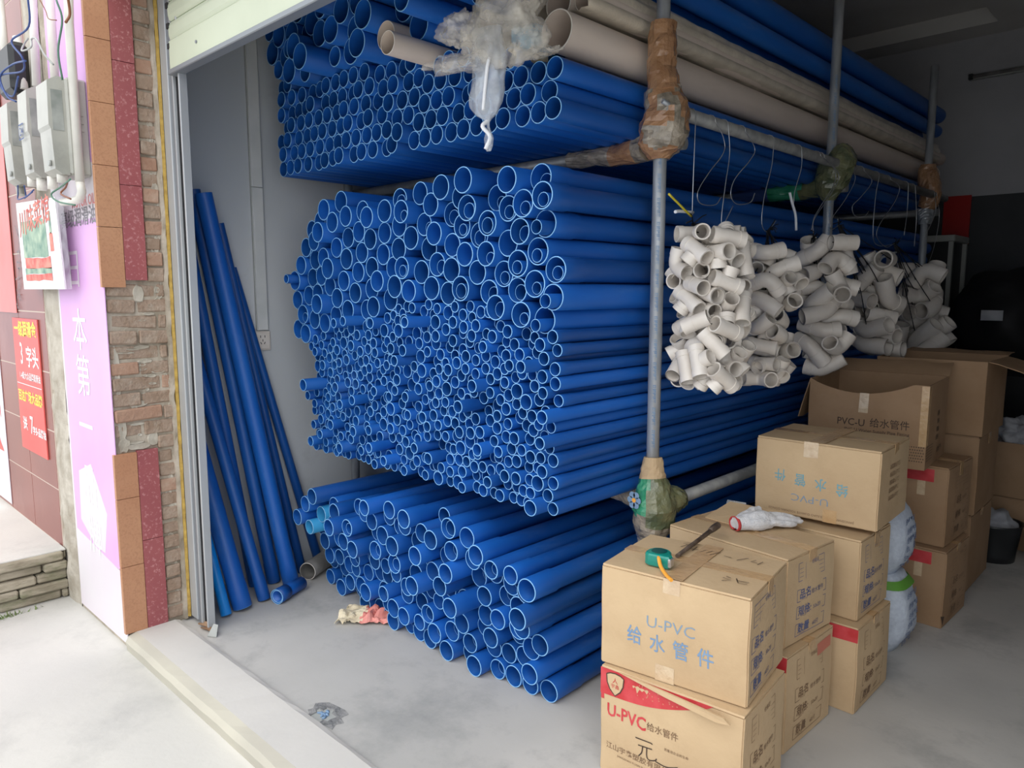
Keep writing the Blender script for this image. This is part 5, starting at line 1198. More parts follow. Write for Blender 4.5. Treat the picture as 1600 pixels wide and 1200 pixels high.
mb=MB(); H_.rtext(mb,'给水管件',.62,.15,.03,.02); 
for k in range(4): H_.rtext(mb,'规格',.45,.62-.10*k,.026,.01)
mb.obj('printed_table', M['ink_black'], H_.t)
mb=MB(); H_.frect(mb,.44,.62,.52,.86); mb.obj('tape_strip', M['tape_clear'], H_.t)
mb=MB(); H_.frect(mb,.94,.28,1.0,.99); H_.rrectfill(mb,0,.28,.08,.99); mb.obj('tape_strip', M['tape'], H_.t)
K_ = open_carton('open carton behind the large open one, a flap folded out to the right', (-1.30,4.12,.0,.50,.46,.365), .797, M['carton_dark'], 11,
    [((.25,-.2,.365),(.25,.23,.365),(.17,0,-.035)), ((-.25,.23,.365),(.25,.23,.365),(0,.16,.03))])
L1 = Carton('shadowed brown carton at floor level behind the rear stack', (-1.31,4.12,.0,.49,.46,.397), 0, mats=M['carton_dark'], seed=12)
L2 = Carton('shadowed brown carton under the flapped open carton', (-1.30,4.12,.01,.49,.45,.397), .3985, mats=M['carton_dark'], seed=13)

# ------------------------------------------------------------------ darker clutter at the back
def blob(name, c, R, mats, label, cat, amp=.25, seed=0, sub=4, fs_=3.0, parent=None, rz=0, zmin=None, **kw):
    import bmesh
    b = bmesh.new(); bmesh.ops.create_icosphere(b, subdivisions=sub, radius=1)
    for v in b.verts:
        n = v.co.normalized(); qn = Vector((n.x*R[0],n.y*R[1],n.z*R[2]))/max(R); f = 1+amp*noise.noise(qn*fs_*.6+Vector((seed,0,0)))+amp*.45*abs(noise.noise(qn*fs_*1.9+Vector((0,seed,0))))
        p = Vector((n.x*R[0]*f, n.y*R[1]*f, n.z*R[2]*f)); p.rotate(Matrix.Rotation(rz,3,'Z'))
        if zmin is not None: p.z = max(p.z, zmin-c[2])
        v.co = p
    me = bpy.data.meshes.new(name); b.to_mesh(me); b.free()
    for p in me.polygons: p.use_smooth = True
    o = bpy.data.objects.new(name, me); COL.objects.link(o); me.materials.append(mats); o.location = c
    if parent is not None: o.parent = parent
    if label: tag(o, label, cat, **kw)
    return o
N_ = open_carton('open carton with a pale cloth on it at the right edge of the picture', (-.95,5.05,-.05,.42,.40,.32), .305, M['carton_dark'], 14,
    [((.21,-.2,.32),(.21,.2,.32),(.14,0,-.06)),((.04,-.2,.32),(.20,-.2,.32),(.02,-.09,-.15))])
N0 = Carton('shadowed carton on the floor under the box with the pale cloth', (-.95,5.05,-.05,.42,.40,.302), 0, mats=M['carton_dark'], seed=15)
blob('pale_cloth', (-.84,5.22,.66), (.15,.13,.085), M['clothgrey'], 'crumpled pale grey cloth lying on the open carton at the right edge', 'cloth', .5, 3, 5, 4)
# woven sacks
def sack(label, c, R, seed, green):
    t = empty('woven_sack', c); tag(t, label, 'sack')
    n=28;m=18; mb=MB(); vs=[];fs=[]
    for j in range(m+1):
        w=j/m; z=R[2]*2*w; sc=(math.sin(PI*min(max(w,.04),.96)))**.17
        for k in range(n):
            a=2*PI*k/n; ca,sa=math.cos(a),math.sin(a); e=.55
            px=math.copysign(abs(ca)**e,ca)*R[0]*sc; py=math.copysign(abs(sa)**e,sa)*R[1]*sc
            q=.010*noise.noise(Vector((px*14,py*14,z*14+seed))); vs.append((px+q*ca,py+q*sa,z))
    for j in range(m):
        for k in range(n): fs.append((j*n+k,j*n+(k+1)%n,(j+1)*n+(k+1)%n,(j+1)*n+k))
    fs.append(tuple(reversed(range(n)))); fs.append(tuple(m*n+k for k in range(n)))
    mb.add(vs,fs,0,True); o=mb.obj('sack_body',M['sack'],t)
    mb=MB()
    for r_ in range(6):
        w=.14+.125*r_; z=R[2]*2*w; sc=(math.sin(PI*w))**.17
        put_text(mb,'优质粉料重五十斤'[:7],(0,-R[1]*sc-.002,z),(1,0,0),(0,0,1),.030,.008,.9)
        put_text(mb,'合格产品',(R[0]*sc+.002,0,z),(0,1,0),(0,0,1),.030,.008,1)
    mb.obj('sack_lettering',M['sack_print'],t)
    if green:
        mb=MB(); z0,z1=R[2]*1.72,R[2]*1.9; vs=[];fs=[]
        for z in (z0,z1):
            sc=(math.sin(PI*z/(2*R[2])))**.17
            for k in range(n):
                a=2*PI*k/n; ca,sa=math.cos(a),math.sin(a); vs.append((math.copysign(abs(ca)**.55,ca)*R[0]*sc*1.03+.004*ca,math.copysign(abs(sa)**.55,sa)*R[1]*sc*1.05+.004*sa,z))
        for k in range(n): fs.append((k,(k+1)%n,n+(k+1)%n,n+k))
        mb.add(vs,fs,0,True); mb.obj('sack_band',M['sack_green'],t)
sack('white woven sack with a green band, standing on the floor between the carton stacks', (-1.00,3.27,0), (.17,.13,.165), 1, True)
sack('white woven sack with blue print lying on the green banded one', (-1.02,3.27,.332), (.165,.125,.15), 5, False)
# dark wrapped goods on a low stack at the back
t = empty('wrapped_goods', (-1.22,6.30,0)); tag(t, 'black plastic wrapped goods piled before the back wall', 'goods')
mb=MB(); mb.box((-.24,-.3,0),(.42,.3,.95),0,None,.03); mb.obj('lower_bundle', M['blackbag'], t)
blob('upper_bundle', (.09,0,1.28), (.36,.30,.37), M['blackbag'], None, None, .16, 8, 4, 3, t)
mb=MB(); mb.box((.0,-.352,1.30),(.13,-.345,1.37)); mb.obj('paper_tag', M['clothgrey'], t)
t = empty('small_cabinet', (-1.62,6.25,1.25)); 
t.location=(-1.72,6.70,0); tag(t, 'small pale framed cabinet behind the rack at the back', 'cabinet')
mb=MB(); mb.box((-.1,-.2,0),(.14,.2,1.88),0,None,.004); mb.obj('cabinet_body', M['black'], t)
mb=MB(); mb.box((-.12,-.22,1.88),(.18,.22,1.93),0,None,.006); mb.box((.14,-.22,0),(.17,-.19,1.88)); mb.box((.14,.19,0),(.17,.22,1.88)); mb.obj('cabinet_frame', M['frame_pale'], t)
# bin of rags and low dark things on the floor at the right
t = empty('plastic_bin', (-.84,4.80,0)); tag(t, 'dark plastic bin with pale bags standing in the shade at the back right', 'bin')
mb=MB(); mb.hollow([(0,0,0),(0,0,.05),(0,0,.20),(0,0,.215)],[.11,.115,.135,.145],.008,26); mb.rings([(0,0,.001),(0,0,.012)],.10,26); mb.obj('bin_body', M['black'], t)
mb=MB(); mb.rings([(-.14,0,.20),(-.155,0,.15),(-.15,.0,.14)],.006,6); mb.obj('bin_handle', M['black'], t)
blob('plastic_bag', (-.84,4.80,.20), (.10,.09,.08), M['clothgrey'], 'pale plastic bag stuffed in the dark bin at the back right', 'bag', .4, 12, 4)
blob('plastic_bag', (-.58,4.83,.12), (.11,.12,.11), M['clothgrey'], 'grey plastic bag on the floor right of the dark bin', 'bag', .35, 15, 4, zmin=.004)
blob('dark_bag', (-.50,5.80,.32), (.26,.28,.30), M['blackbag'], 'large black bag in the dark corner behind the cartons', 'bag', .3, 21, 4, zmin=.004)
blob('dark_bag', (-.42,6.45,.45), (.30,.30,.44), M['blackbag'], 'black bag against the back wall right of the wrapped goods', 'bag', .3, 25, 4, zmin=.004)

# ------------------------------------------------------------------ plastic film over the upper rack
def film(c, R, seed, m, parent, name, rz=0, amp=.5, fs_=4, sub=5): return blob(name, c, R, m, None, None, amp, seed, sub, fs_, parent, rz)
t = empty('plastic_film', tuple(ony(786,40,1.70))); tag(t, 'crumpled cloudy plastic film bunched over the pipe ends on the upper rack', 'plastic film')
film((-.03,.08,.13),(.12,.08,.09),2,M['film'],t,'film_bunch',0,.42,4.2)
film((-.02,.02,.0),(.13,.06,.11),5,M['film'],t,'film_bunch',.2,.42,4.2)
film((-.17,-.02,.02),(.07,.05,.05),11,M['film'],t,'film_bunch',.2,.42,4.2)
film((-.20,.0,-.07),(.12,.04,.028),13,M['film'],t,'film_tail',.3,.5,5)
film((.03,.13,-.055),(.07,.03,.014),15,M['film'],t,'film_tail',0,.7,7)
film((.14,.12,.20),(.12,.08,.06),17,M['film'],t,'film_bunch',0,.42,4.2)
# tied clear bag hanging below
t = empty('plastic_bag', tuple(ony(762,128,1.72))); tag(t, 'clear tied plastic bag hanging in front of the pipe ends below the film', 'bag')
mb=MB(); n=36; vs=[];fs=[]; pr=[(.16,.055),(.12,.065),(.07,.068),(.02,.070),(-.03,.074),(-.07,.068),(-.10,.046),(-.115,.018),(-.125,.008),(-.14,.006),(-.155,.012),(-.175,.020),(-.20,.017),(-.215,.010)]
zz=np.interp(np.linspace(0,len(pr)-1,60),range(len(pr)),[p[0] for p in pr]); rr_=np.interp(np.linspace(0,len(pr)-1,60),range(len(pr)),[p[1] for p in pr])
for i,(z,r) in enumerate(zip(zz,rr_)):
    for k in range(n):
        a=2*PI*k/n; w=1+.30*abs(noise.noise(Vector((math.cos(a)*2.2,math.sin(a)*2.2,z*9))))-.10+.10*noise.noise(Vector((k*.8,z*3,0)))
        vs.append((r*w*math.cos(a)+.015*noise.noise(Vector((0,z*8,3))),r*w*.45*math.sin(a),z))
for i in range(59):
    for k in range(n): fs.append((i*n+k,(i+1)*n+k,(i+1)*n+(k+1)%n,i*n+(k+1)%n))
mb.add(vs,fs,0,True); mb.obj('bag_body', M['film_clear'], t)
mb=MB(); mb.rings(smooth_path([(.0,-.02,-.09),(.02,-.032,-.04),(.035,-.035,.03),(.04,-.03,.06)],6),[.006]*19,6); mb.rings(smooth_path([(0,0,-.12),(-.004,-.02,-.14),(.01,0,-.17),(0,-.01,-.21)],5),.007,7,jitter=lambda i,k:1+.4*noise.noise(Vector((i,k,0)))); mb.obj('bag_knot', M['strapwhite'], t)
# cyan tape round a white pipe end, left of the clean white pipe
mb=MB(); cands=[d for d in white if d is not front]; d2=min(cands,key=lambda d:(d[0]+1.80)**2+(d[1]-2.359)**2)
q=MB(); q.rings([(d2[0]-.01,1.90,d2[1]-.01),(d2[0]-.005,1.91,d2[1]-.005),(d2[0],1.95,d2[1]),(d2[0],2.10,d2[1])],[.030,.046,.054,.0570],28,0,True,True,False,lambda i,k:1+.03*noise.noise(Vector((k*.7,i,2))))
tag(q.obj('tape_roll_wrap', M['tealtape']), 'cyan printed tape wrapped round the white bundle beside the clean white pipe', 'tape')
q=MB(); q.rings([(d2[0]-.03,1.89,d2[1]-.035),(d2[0]+.0,1.93,d2[1]-.062),(d2[0]+.04,2.0,d2[1]-.066)],[.012,.018,.02],12,0,True,True,False,lambda i,k:1+.3*noise.noise(Vector((k*.9,i,5))))
tag(q.obj('paper_scrap', M['paper_cream']), 'cream wrapping scrap under the cyan tape on the upper rack', 'scrap')

# ------------------------------------------------------------------ things lying on the front cartons
zA = .3485+.321+.0025
t = empty('tape_measure', onz(1031,884,zA)+Vector((-.01,.015,0)), .15); t.location.z = zA; tag(t, 'teal pocket tape measure with an orange strap on the front carton', 'tape measure')
mb=MB(); pf=[(-.036,.0),(-.036,.022),(-.030,.034),(-.018,.040),(.004,.040),(.020,.036),(.033,.024),(.036,.012),(.036,0)]
# lying on its side: outline in x-y, thickness in z
pf=[(-.034,-.014),(-.030,-.024),(-.020,-.030),(.030,-.030),(.038,-.028),(.040,-.012),(.032,.0),(.024,.018),(.010,.029),(-.010,.031),(-.026,.022),(-.034,.006)]
def puck(mb,pf,z0,z1,mi=0,ins=.004):
    n=len(pf);c=(sum(p[0] for p in pf)/n,sum(p[1] for p in pf)/n); L=[(z0,ins),(z0+.004,0),(z1-.006,0),(z1-.0015,ins*.7),(z1,ins*1.6)]; vs=[];
    for z,i_ in L:
        for x,y in pf:
            d=math.hypot(x-c[0],y-c[1]); s=(d-i_)/d; vs.append((c[0]+(x-c[0])*s,c[1]+(y-c[1])*s,z))
    fs=[(j*n+k,j*n+(k+1)%n,(j+1)*n+(k+1)%n,(j+1)*n+k) for j in range(len(L)-1) for k in range(n)]+[tuple(reversed(range(n))),tuple((len(L)-1)*n+k for k in range(n))]
    mb.add(vs,fs,mi,False)
puck(mb,pf,0,.036); mb.obj('measure_case', M['teal'], t); t.scale = (1.18,1.18,1.1)
mb=MB(); mb.rings([(-.002,.001,.0362),(-.002,.001,.0372)],.020,24); mb.obj('measure_dial', M['teal_dark'], t)
mb=MB(); mb.box((.034,-.031,.006),(.043,-.009,.030),0,None,.002); mb.obj('tape_mouth', M['steelwire'], t)
mb=MB(); mb.rings(smooth_path([(.008,-.026,.030),(.022,-.045,.014),(.048,-.072,.006),(.074,-.098,.005)],5),[.005]*16,8); mb.obj('wrist_strap', M['orange'], t)
a_=onz(1058,868,zA+.008); b_=onz(1122,822,zA+.010)
t = empty('steel_bar', (a_.x,a_.y,zA)); tag(t, 'short dirty steel bar lying across the front carton behind the tape measure', 'bar')
mb=MB(); dv=b_-a_; mb.rings([(0,0,.0068),tuple(dv*.5+Vector((0,0,.008))),tuple(dv*.82+Vector((0,0,.010)))],[.0065,.0075,.0085],10); mb.obj('bar_shaft', M['bar'], t)
mb=MB(); mb.rings([tuple(dv*.78+Vector((0,0,.011))),tuple(dv*.86+Vector((0,0,.012))),tuple(dv*.99+Vector((0,0,.012))),tuple(dv+Vector((0,0,.012)))],[.009,.012,.012,.009],12); mb.obj('bar_head', M['bar'], t)

# work glove
zC = .339+.306+.003
g0 = onz(1148,828,zC); g1 = onz(1248,818,zC); ax = (g1-g0); gl = ax.length; yaw = math.atan2(ax.y, ax.x)
t = empty('work_glove', (g0.x,g0.y,zC), yaw); tag(t, 'crumpled white knitted work glove on the carton behind the front stack', 'glove')
import bmesh as _bm
mb=MB()
def limb(pts, rad, seg=14, flat=.6):
    o=len(mb.v); mb.rings(smooth_path(pts,5), list(np.interp(np.linspace(0,1,(len(pts)-1)*5+1),np.linspace(0,1,len(rad)),rad)), seg, 0, True, True)
limb([(.0,0,.024),(.035,0,.028),(.07,.0,.028),(.10,.0,.022)],[.026,.030,.036,.026])
limb([(.0,.012,.02),(.05,.018,.022),(.09,.016,.018)],[.018,.026,.020]); limb([(.0,-.012,.02),(.05,-.02,.022),(.09,-.018,.018)],[.018,.026,.020])
limb([(.07,.025,.024),(.11,.034,.030),(.145,.030,.020),(.17,.034,.014)],[.014,.013,.012,.009]); limb([(.08,.01,.022),(.12,.014,.034),(.16,.008,.020),(.185,.012,.012)],[.014,.0135,.012,.009])
limb([(.08,-.008,.022),(.12,-.010,.028),(.16,-.016,.016),(.178,-.014,.011)],[.014,.0135,.012,.009]); limb([(.07,-.024,.020),(.10,-.034,.022),(.135,-.038,.014),(.15,-.036,.011)],[.013,.012,.011,.008])
limb([(.025,.024,.026),(.045,.05,.034),(.075,.066,.042),(.10,.072,.046)],[.015,.014,.013,.010])
for i,v in enumerate(mb.v):
    v=Vector(v); v.x*=gl/.178; v.z=max(v.z,.003); v+=noise.noise_vector(v*45)*.004; v.z=max(v.z,.0015); mb.v[i]=tuple(v)
go=mb.obj('glove_body', M['glove'], t)
rm=go.modifiers.new('r','REMESH'); rm.mode='VOXEL'; rm.voxel_size=.0028; sm=go.modifiers.new('s','SMOOTH'); sm.iterations=3; sm.factor=.5
mb=MB(); mb.hollow([(-.004,0,.024),(.006,0,.024)],.0285,.004,20); 
for i,v in enumerate(mb.v): mb.v[i]=(v[0],v[1]*1.15,max(.001,v[2]*.95))
mb.obj('red_hem', M['hem_red'], t)

# ------------------------------------------------------------------ small things on the shop floor
def crumple(name, c, sz, rz, mats, label, cat, seed, nx=26, ny=18, h=.05, split=None):
    mb=MB(); vs=[];fs=[]
    for i in range(nx+1):
        for j in range(ny+1):
            x=(i/nx-.5)*sz[0]; y=(j/ny-.5)*sz[1]; q=abs(noise.noise(Vector((x*22,y*22,seed))))*h+h*.6*math.exp(-((x/sz[0])**2+(y/sz[1])**2)*6)
            ex=noise.noise_vector(Vector((x*18,y*18,seed+3)))*.012
            vs.append((x+ex.x,y*(1-.35*(i/nx))+ex.y,q+.002))
    for i in range(nx):
        for j in range(ny): a=i*(ny+1)+j; fs.append((a,a+ny+1,a+ny+2,a+1))
    mb.add(vs,fs,0,False); mb.m=[(1 if split and (k//ny)>nx*split+2*noise.noise(Vector((k%ny*.5,0,0))) else 0) for k in range(len(fs))]
    o=mb.obj(name,mats); o.location=c; o.rotation_euler=(0,0,rz); s_=o.modifiers.new('t','SOLIDIFY'); s_.thickness=.0015; s_.offset=1
    tag(o,label,cat); return o
crumple('paper_wrapper', onz(577,966,0), (.27,.19,0), .62, [M['paper_cream'],M['paper_red']], 'crumpled cream and red paper wrapper on the floor by the blue pile', 'paper', 4, split=.42)
t = empty('wood_splinter', onz(322,984,0), .1); tag(t, 'splintered wood scrap on the floor at the foot of the shutter guide', 'scrap')
mb=MB(); 
for (x0,y0,x1,y1,r,z) in ((-.06,.0,.07,.012,.011,.012),(-.05,.014,.05,-.004,.008,.02),(-.02,-.012,.085,-.004,.008,.009)):
    mb.rings([(x0,y0,z),((x0+x1)/2,(y0+y1)/2+.004,z+.006),(x1,y1,z)],[r*.4,r,r*.5],7,jitter=lambda i,k:1+.4*noise.noise(Vector((i*3,k*1.3,1))))
mb.obj('splinter', M['wood'], t)
mb=MB(); mb.prism([(.065,-.03,.002),(.105,-.01,.002),(.085,.012,.045),(.07,.0,.05)],(.004,-.004,.001)); mb.obj('metal_plate', M['cable_grey'], t)
# floor hole with blue rag
t = empty('floor_hole', onz(505,1118,0)); tag(t, 'small broken hole in the floor stuffed with a blue scrap', 'hole')
n=20; mb=MB(); vs=[];fs=[]
for j,(r,z) in enumerate(((.085,.0006),(.060,.0025),(.050,.005),(.042,.0008))):
    for k in range(n):
        a=2*PI*k/n; w=1+.55*noise.noise(Vector((math.cos(a)*2.5,math.sin(a)*2.5,j*.25))); vs.append((r*w*math.cos(a),r*w*.8*math.sin(a),z))
for j in range(3):
    for k in range(n): fs.append((j*n+k,j*n+(k+1)%n,(j+1)*n+(k+1)%n,(j+1)*n+k))
mb.add(vs,fs,0); mb.obj('hole_rim', M['hole'], t)
mb=MB(); mb.add([(v[0],v[1],.0012) for v in vs[-n:]],[tuple(range(n))]); mb.obj('hole_bottom', M['cable_grey'], t)
for k in range(7): blob('blue_scrap',(.03*math.cos(k*2.4)*(k/7),.024*math.sin(k*2.4)*(k/7)+.002,.003),(.010,.006,.004),M['ink_blue'],None,None,.7,3+k,2,4,t,k)

# ------------------------------------------------------------------ posters, meters and conduits on the front piers
Y0 = 1.045
def yp(px,py,y=Y0): v=ony(px,py,y); return v.x, v.z
def panel(name, x0,x1,z0,z1, m, th=.003, y=1.045, mi=None):
    mb=MB(); mb.box((x0,y-th,z0),(x1,y,z1),0,None,.0005); return mb
def quad_panel(mb, pts, y, th, mi=0): mb.prism([(a,y-th,b) for a,b in pts],(0,th,0),mi)
# pink banner
t = empty('pink_banner', (-3.64,1.043,.0)); tag(t, 'sun bleached pink vertical banner with white characters on the pier', 'banner')
def L(x,z): return x+3.64, z
x0,x1=-3.955,XP-.006
mb=MB(); mb.box((x0+3.64,-.003,.30),(x1+3.64,0,1.80)); mb.box((-.22,-.003,1.80+.22),(x1+3.64,0,3.4)); mb.obj('banner_sheet', M['pink'], t)
mb=MB(); mb.prism([(x0+3.64,-.0034,-.03),(x1+3.64,-.0034,-.03),(x1+3.64,-.0034,.29),(x0+3.64,-.0034,.36)],(0,.0034,0)); mb.prism([(x0+3.64,-.0038,.3),(x0+3.66,-.0038,.3),(x0+3.66,-.0038,1.8),(x0+3.64,-.0038,1.8)],(0,.0034,0)); mb.box((x0+3.64,-.0034,1.80),(x1+3.64,0,2.02)); 
mb.prism([(-.22,-.0036,.42),(-.02,-.0036,.33),(.10,-.0036,.33),(.16,-.0036,.52),(-.02,-.0036,.72),(-.20,-.0036,.66)],(0,.003,0)); mb.obj('bleached_patch', M['pinkwhite'], t)
mb=MB()
for ch,px,py,s in (('日',118,424,.185),('本',127,520,.20),('第',133,592,.20),('一',137,671,.20),('品',143,762,.20),('牌',152,842,.18)):
    mb=MB(); x,z=yp(px,py); put_text(mb,ch,(x+3.64,-.0042,z),(1,0,0),(0,0,1),s,.004,1.0); mb.obj('banner_character', M['white'], t)
mb=MB(); x,z=yp(122,342); put_text(mb,'高级润滑油',(x+3.64+.02,-.0045,z),(1,0,.0),(0,0,1),.082,.012,1.15); mb.obj('banner_lettering', M['grey_text'], t)
mb=MB(); x,z=yp(132,315); put_text(mb,'MOTOR OIL',(x+3.64,-.0045,z),(1,0,.0),(0,0,1),.062,.008,.9); mb.obj('banner_lettering', M['redpale'], t)
# grey plaster seam beside it
mb=MB(); vs=[];fs=[]; n=60
for i in range(n+1):
    z=-.05+i*4.2/n
    for k in range(7):
        x=-4.205+.25*k/6+(.012*noise.noise(Vector((k,z*6,0))) if 0<k<6 else 0); vs.append((x,1.046-abs(noise.noise(Vector((x*14,z*7,2))))*.018-(.006 if 1<k<5 else 0),z))
for i in range(n):
    for k in range(6): a=i*7+k; fs.append((a,a+1,a+8,a+7))
mb.add(vs,fs,0); struct(mb.obj('trim_plaster_seam', M['cement']))
# red advertisement on the brown tiles
ys=1.034
A4=[yp(px,py,ys) for px,py in ((36,694),(76,722),(59,502),(20,494))]
xc=sum(p[0] for p in A4)/4; xL=(A4[0][0]+A4[3][0])/2; xR=(A4[1][0]+A4[2][0])/2; zT=(A4[2][1]+A4[3][1])/2; zB=(A4[0][1]+A4[1][1])/2
t = empty('red_notice', (xc,ys,0)); tag(t, 'red advertising board with white and yellow characters on the brown tiled pier', 'sign')
mb=MB(); mb.box((xL-xc,-.004,zB),(xR-xc,.002,zT)); mb.obj('notice_board', M['redposter'], t)
W_=xR-xL; H2=zT-zB
mb=MB(); mb.box((xL-xc+.01,-.0048,zB+H2*.505),(xR-xc-.01,-.0042,zB+H2*.510)); 
put_text(mb,'3',(-.12*W_/.6,-.005,zT-H2*.27),(1,0,0),(0,0,1),H2*.23,.01,.9*W_/.6); put_text(mb,'字头',(.13*W_/.6,-.005,zT-H2*.29),(1,0,0),(0,0,1),W_*.24,.02)
put_text(mb,'1-4级大众品牌润滑油',(.03,-.005,zT-H2*.43),(1,0,0),(0,0,1),W_*.088,.02)
put_text(mb,'7',(-.02*W_,-.005,zB+H2*.20),(1,0,0),(0,0,1),H2*.19,.015,.9); put_text(mb,'送',(-.28*W_,-.005,zB+H2*.19),(1,0,0),(0,0,1),W_*.17,.03); put_text(mb,'字头品牌油',(.27*W_,-.005,zB+H2*.17),(1,0,0),(0,0,1),W_*.10,.03)
mb.obj('notice_lettering', M['white'], t)
mb=MB(); put_text(mb,'一级润滑金',(.0,-.005,zT-H2*.085),(1,0,0),(0,0,1),W_*.175,.03); put_text(mb,'百达广场大品牌',(.0,-.005,zB+H2*.41),(1,0,0),(0,0,1),W_*.135,.03); mb.obj('notice_lettering', M['yellow'], t)
# red and white tall banner left of it
t = empty('red_white_banner', (-5.2,1.036,0)); tag(t, 'tall white banner with large red characters at the left edge of the picture', 'banner')
a=[yp(px,py,1.036) for px,py in ((0,150),(40,790))]
mb=MB(); mb.box((-5.70+5.2,-.003,.22),(-5.20+5.2,0,3.6)); mb.obj('banner_sheet', M['pinkwhite'], t)
mb=MB()
for ch,z in (('金',2.75),('正',2.25),('文',1.62),('汽',1.28),('修',.98),('快',.70)): mb=MB(); put_text(mb,ch,(-5.44+5.2,-.004,z),(1,0,0),(0,0,1),.40,.02); mb.obj('banner_character', M['redposter'], t)
t = empty('faded_red_sheet', (-4.9,1.034,0)); tag(t, 'faded red sheet with black handwriting beside the tall banner', 'poster')
mb=MB(); a0=yp(10,285,1.034); a1=yp(46,490,1.034); mb.box((a0[0]+4.9,-.003,yp(40,490,1.034)[1]),(-.30,0,3.5)); mb.obj('sheet', M['redpale'], t)
mb=MB(); rs=random.Random(3)
for k in range(9):
    x,z=yp(28,360+14*k,1.03); P=[(rs.uniform(-.05,.05),rs.uniform(-.04,.04)) for _ in range(5)]; stroke(mb,P,(x+4.9,-.0042,z),(1,0,0),(0,0,1),.006)
mb.obj('handwriting', M['grey_text'], t)
# hanging menu board with vegetables
t = empty('hanging_board', (-4.3,.985,0)); tag(t, 'white board showing a faded picture of red and green vegetables hung on the pier', 'sign')
P=[ony(px,py,.985) for px,py in ((40,452),(104,452),(88,308),(27,318))]
pts=[(p.x+4.3,p.z) for p in P]
mb=MB(); mb.prism([(a,-.006,b) for a,b in pts],(0,.006,0)); mb.obj('board_sheet', M['white'], t)
def bi(u,w): 
    a=Vector(pts[0]).lerp(Vector(pts[1]),u); b=Vector(pts[3]).lerp(Vector(pts[2]),u); return a.lerp(b,w)
M['veg_red']=mat('faded_red_picture', lin(228,140,122), lin(200,80,72), .5, 22); M['veg_green']=mat('faded_green_picture', lin(170,190,165), lin(95,135,118), .5, 14)
mb=MB()
def patch(u0,w0,u1,w1,mi,k=6,d=-.0068):
    vs=[];fs=[]
    for i in range(k+1):
        e0=.02*noise.noise(Vector((i*.9,w0*9,1))); e1=.02*noise.noise(Vector((i*.9,w1*9,4)))
        a=bi(u0+(u1-u0)*i/k,w0+e0); b=bi(u0+(u1-u0)*i/k,w1+e1); vs+=[(a.x,d,a.y),(b.x,d,b.y)]
    for i in range(k): fs.append((2*i,2*i+2,2*i+3,2*i+1))
    mb.add(vs,fs,mi)
patch(.10,.36,.72,.78,1); patch(.12,.24,.76,.36,0,d=-.0072); patch(.10,.17,.76,.24,1,d=-.0072); patch(.10,.10,.76,.17,0,d=-.0074)
patch(.78,.42,.86,.62,0); patch(.80,.62,.85,.86,1)
put_text(mb,'川味菜馆',(bi(.45,.80).x,-.0078,bi(.45,.80).y),(1,0,.1),(0,0,1),.13,.012,1,0)
mb.obj('vegetable_picture', [M['veg_red'],M['veg_green']], t)
mb=MB(); a,b=Vector(pts[1]),Vector(pts[2]); mb.prism([(a.x,-.006,a.y),(a.x+.075,-.0,a.y),(b.x+.085,-.0,b.y+.0),(b.x,-.006,b.y)],(0,.0015,0)); mb.obj('clear_sleeve', M['thin_sleeve'], t)
# meter boxes
def meter(px0,px1,py0,py1,label,mark=None,yf=.90,pw=26):
    a=ony(px0,py0,yf); b=ony(px1,py1,yf); xa,xb=a.x,b.x; zt,zb_=a.z,b.z
    t=empty('meter_box',((xa+xb)/2,Y0-.002,zb_)); tag(t,label,'meter box'); w=(xb-xa)/2; h=zt-zb_; d=Y0-.002-yf
    mb=MB(); mb.box((-w,-d*.55,0),(w,0,h),0,None,.008); 
    for k in range(3): mb.box((w-.002,-d*.35,h*(.62-.08*k)),(w+.004,-d*.15,h*(.65-.08*k)))
    mb.obj('meter_base',M['plastic_grey'],t)
    mb=MB(); e=.012
    prof=[(0,0),(0,h),(d*.18,h),(d*.42,h-.02),(d*.45,h*.5),(d*.40,h*.46),(d*.36,.02),(d*.18,0)]
    vs=[];n=len(prof)
    for x in (-w+e,w-e): vs+=[(x,-d*.55-p,z) for p,z in prof]
    fs=[tuple(range(n)),tuple(range(2*n-1,n-1,-1))]+[(k,(k+1)%n,n+(k+1)%n,n+k) for k in range(n)]
    mb.add(vs,fs,0); mb.obj('meter_lid',M['plastic_grey'],t)
    mb=MB(); mb.box((w-e-.001,-d*.9,h*.45),(w-e+.002,-d*.62,h*.86)); mb.obj('meter_window',M['window_grey'],t)
    mb=MB(); mb.rings([(w*.3,-d*.93,h*.12),(w*.3,-d*.99,h*.12)],.012,12); mb.obj('lid_screw',M['cable_grey'],t)
    if mark:
        mb=MB(); c=Vector((-.02,-d*1.0-.003,h*.52)); rect_outline(mb,-.035,-.03,.035,.03,.005,c,(1,0,0),(0,0,1)); put_text(mb,'24',c,(1,0,0),(0,0,1),.05,.01); mb.obj('pen_mark',M['cable_blue'],t)
    return t
meter(52,83,128,270,'rightmost of the three grey electricity meter boxes on the pier')
meter(23,50,142,275,'middle grey electricity meter box with a blue pen mark',True)
meter(-4,20,162,285,'leftmost grey electricity meter box, cut by the picture edge')
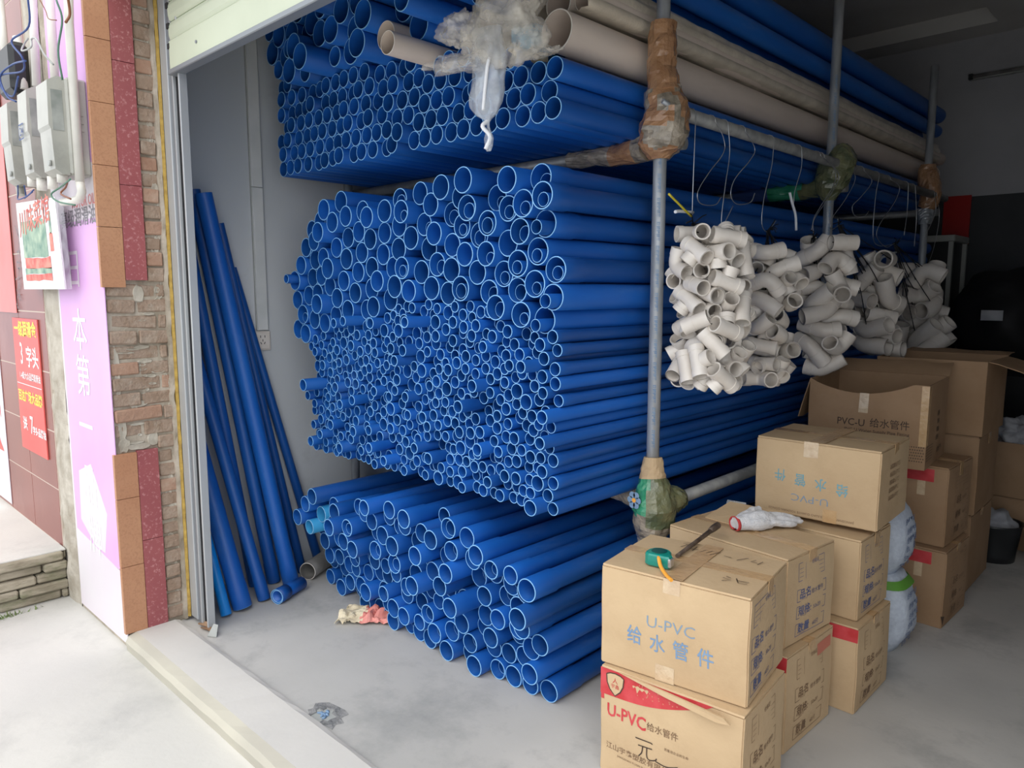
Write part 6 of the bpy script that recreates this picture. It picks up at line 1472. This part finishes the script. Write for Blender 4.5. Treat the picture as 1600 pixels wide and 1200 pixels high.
# conduits and cables
def conduit(pxs, y, r, m, label, cat='conduit', name='conduit'):
    P=[ony(a,b,y) for a,b in pxs]; mb=MB(); mb.rings(P,r,14); o=mb.obj(name,m); tag(o,label,cat); return o
conduit([(107,-20),(108,36),(125,285)],.99,.013*1.3,M['conduit'],'white conduit running down right of the meter boxes')
t=conduit([(125,285),(128,300),(124,311),(112,315),(98,316)],.99,.0165,M['conduit'],'white conduit elbow under the right end of the meter boxes')
conduit([(77,-20),(86,125)],.975,.0165,M['conduit'],'white conduit entering the top of the rightmost meter box')
conduit([(50,-20),(57,135)],.975,.0165,M['conduit'],'white conduit between the middle and right meter boxes')
conduit([(0,0),(10,105)],.97,.017,M['conduit'],'white conduit at the left edge above the black cable box')
conduit([(26,58),(38,140)],.97,.017,M['conduit'],'short white conduit stub entering the middle meter box')
conduit([(30,286),(33,305)],.96,.017,M['plastic_grey'],'grey cable gland under the leftmost meter box')
for i,(a,b) in enumerate(((50,290),(65,296),(82,294),(97,284))):
    conduit([(a,b-18),(a+1,b+2)],.95,.020,M['conduit'],['first','second','third','fourth'][i]+' white cable gland from the left under the meter boxes','cable gland','cable_gland')
t=empty('cable_box',ony(18,115,.95)); tag(t,'black cable junction box with loops of blue wire at the left edge','junction box')
mb=MB(); mb.box((-.11,-.03,-.10),(.11,.05,.12),0,None,.02); mb.obj('box_shell',M['black'],t)
def cable(pxs,y,r,m,label):
    P=smooth_path([ony(a,b,y)+Vector((0,.012*math.sin(i*2),0)) for i,(a,b) in enumerate(pxs)],6); mb=MB(); mb.rings(P,r,7); tag(mb.obj('cable',m),label,'cable')
cable([(43,-10),(40,40),(22,65),(36,90),(30,110),(5,118),(3,135),(15,150),(30,120)],.90,.004,M['cable_blue'],'blue cable looping round the black junction box')
cable([(40,95),(15,100),(4,120),(12,150),(20,158)],.895,.004,M['cable_blue'],'second blue cable loop in front of the black junction box')
cable([(44,60),(34,66),(38,80),(50,74),(44,60),(60,62),(72,85),(78,100)],.90,.0035,M['cable_grey'],'coil of grey cable above the middle meter box')
cable([(28,290),(24,302),(32,312),(44,306),(48,296)],.93,.003,M['cable_blue'],'blue cable loop below the leftmost meter box')
cable([(38,290),(36,305),(42,310),(52,300)],.935,.003,M['cable_blue'],'navy cable loop beside the glands below the meter boxes')
cable([(110,280),(90,292),(84,304),(92,315),(112,320)],.93,.0035,M['cable_green'],'green cable curling below the rightmost meter box')
cable([(106,282),(98,292),(99,303),(112,311)],.935,.0035,M['cable_brown'],'brown cable curling below the rightmost meter box')
cable([(57,-10),(66,15),(80,30),(90,32)],.93,.002,M['cable_brown'],'thin brown wire strung above the rightmost meter box')
cable([(105,-10),(104,20),(107,36)],.95,.005,M['cable_brown'],'brown cable entering the conduit right of the meter boxes')
cable([(88,0),(92,30),(95,80),(99,125)],.95,.004,M['cable_green'],'green cable running down between the conduits')
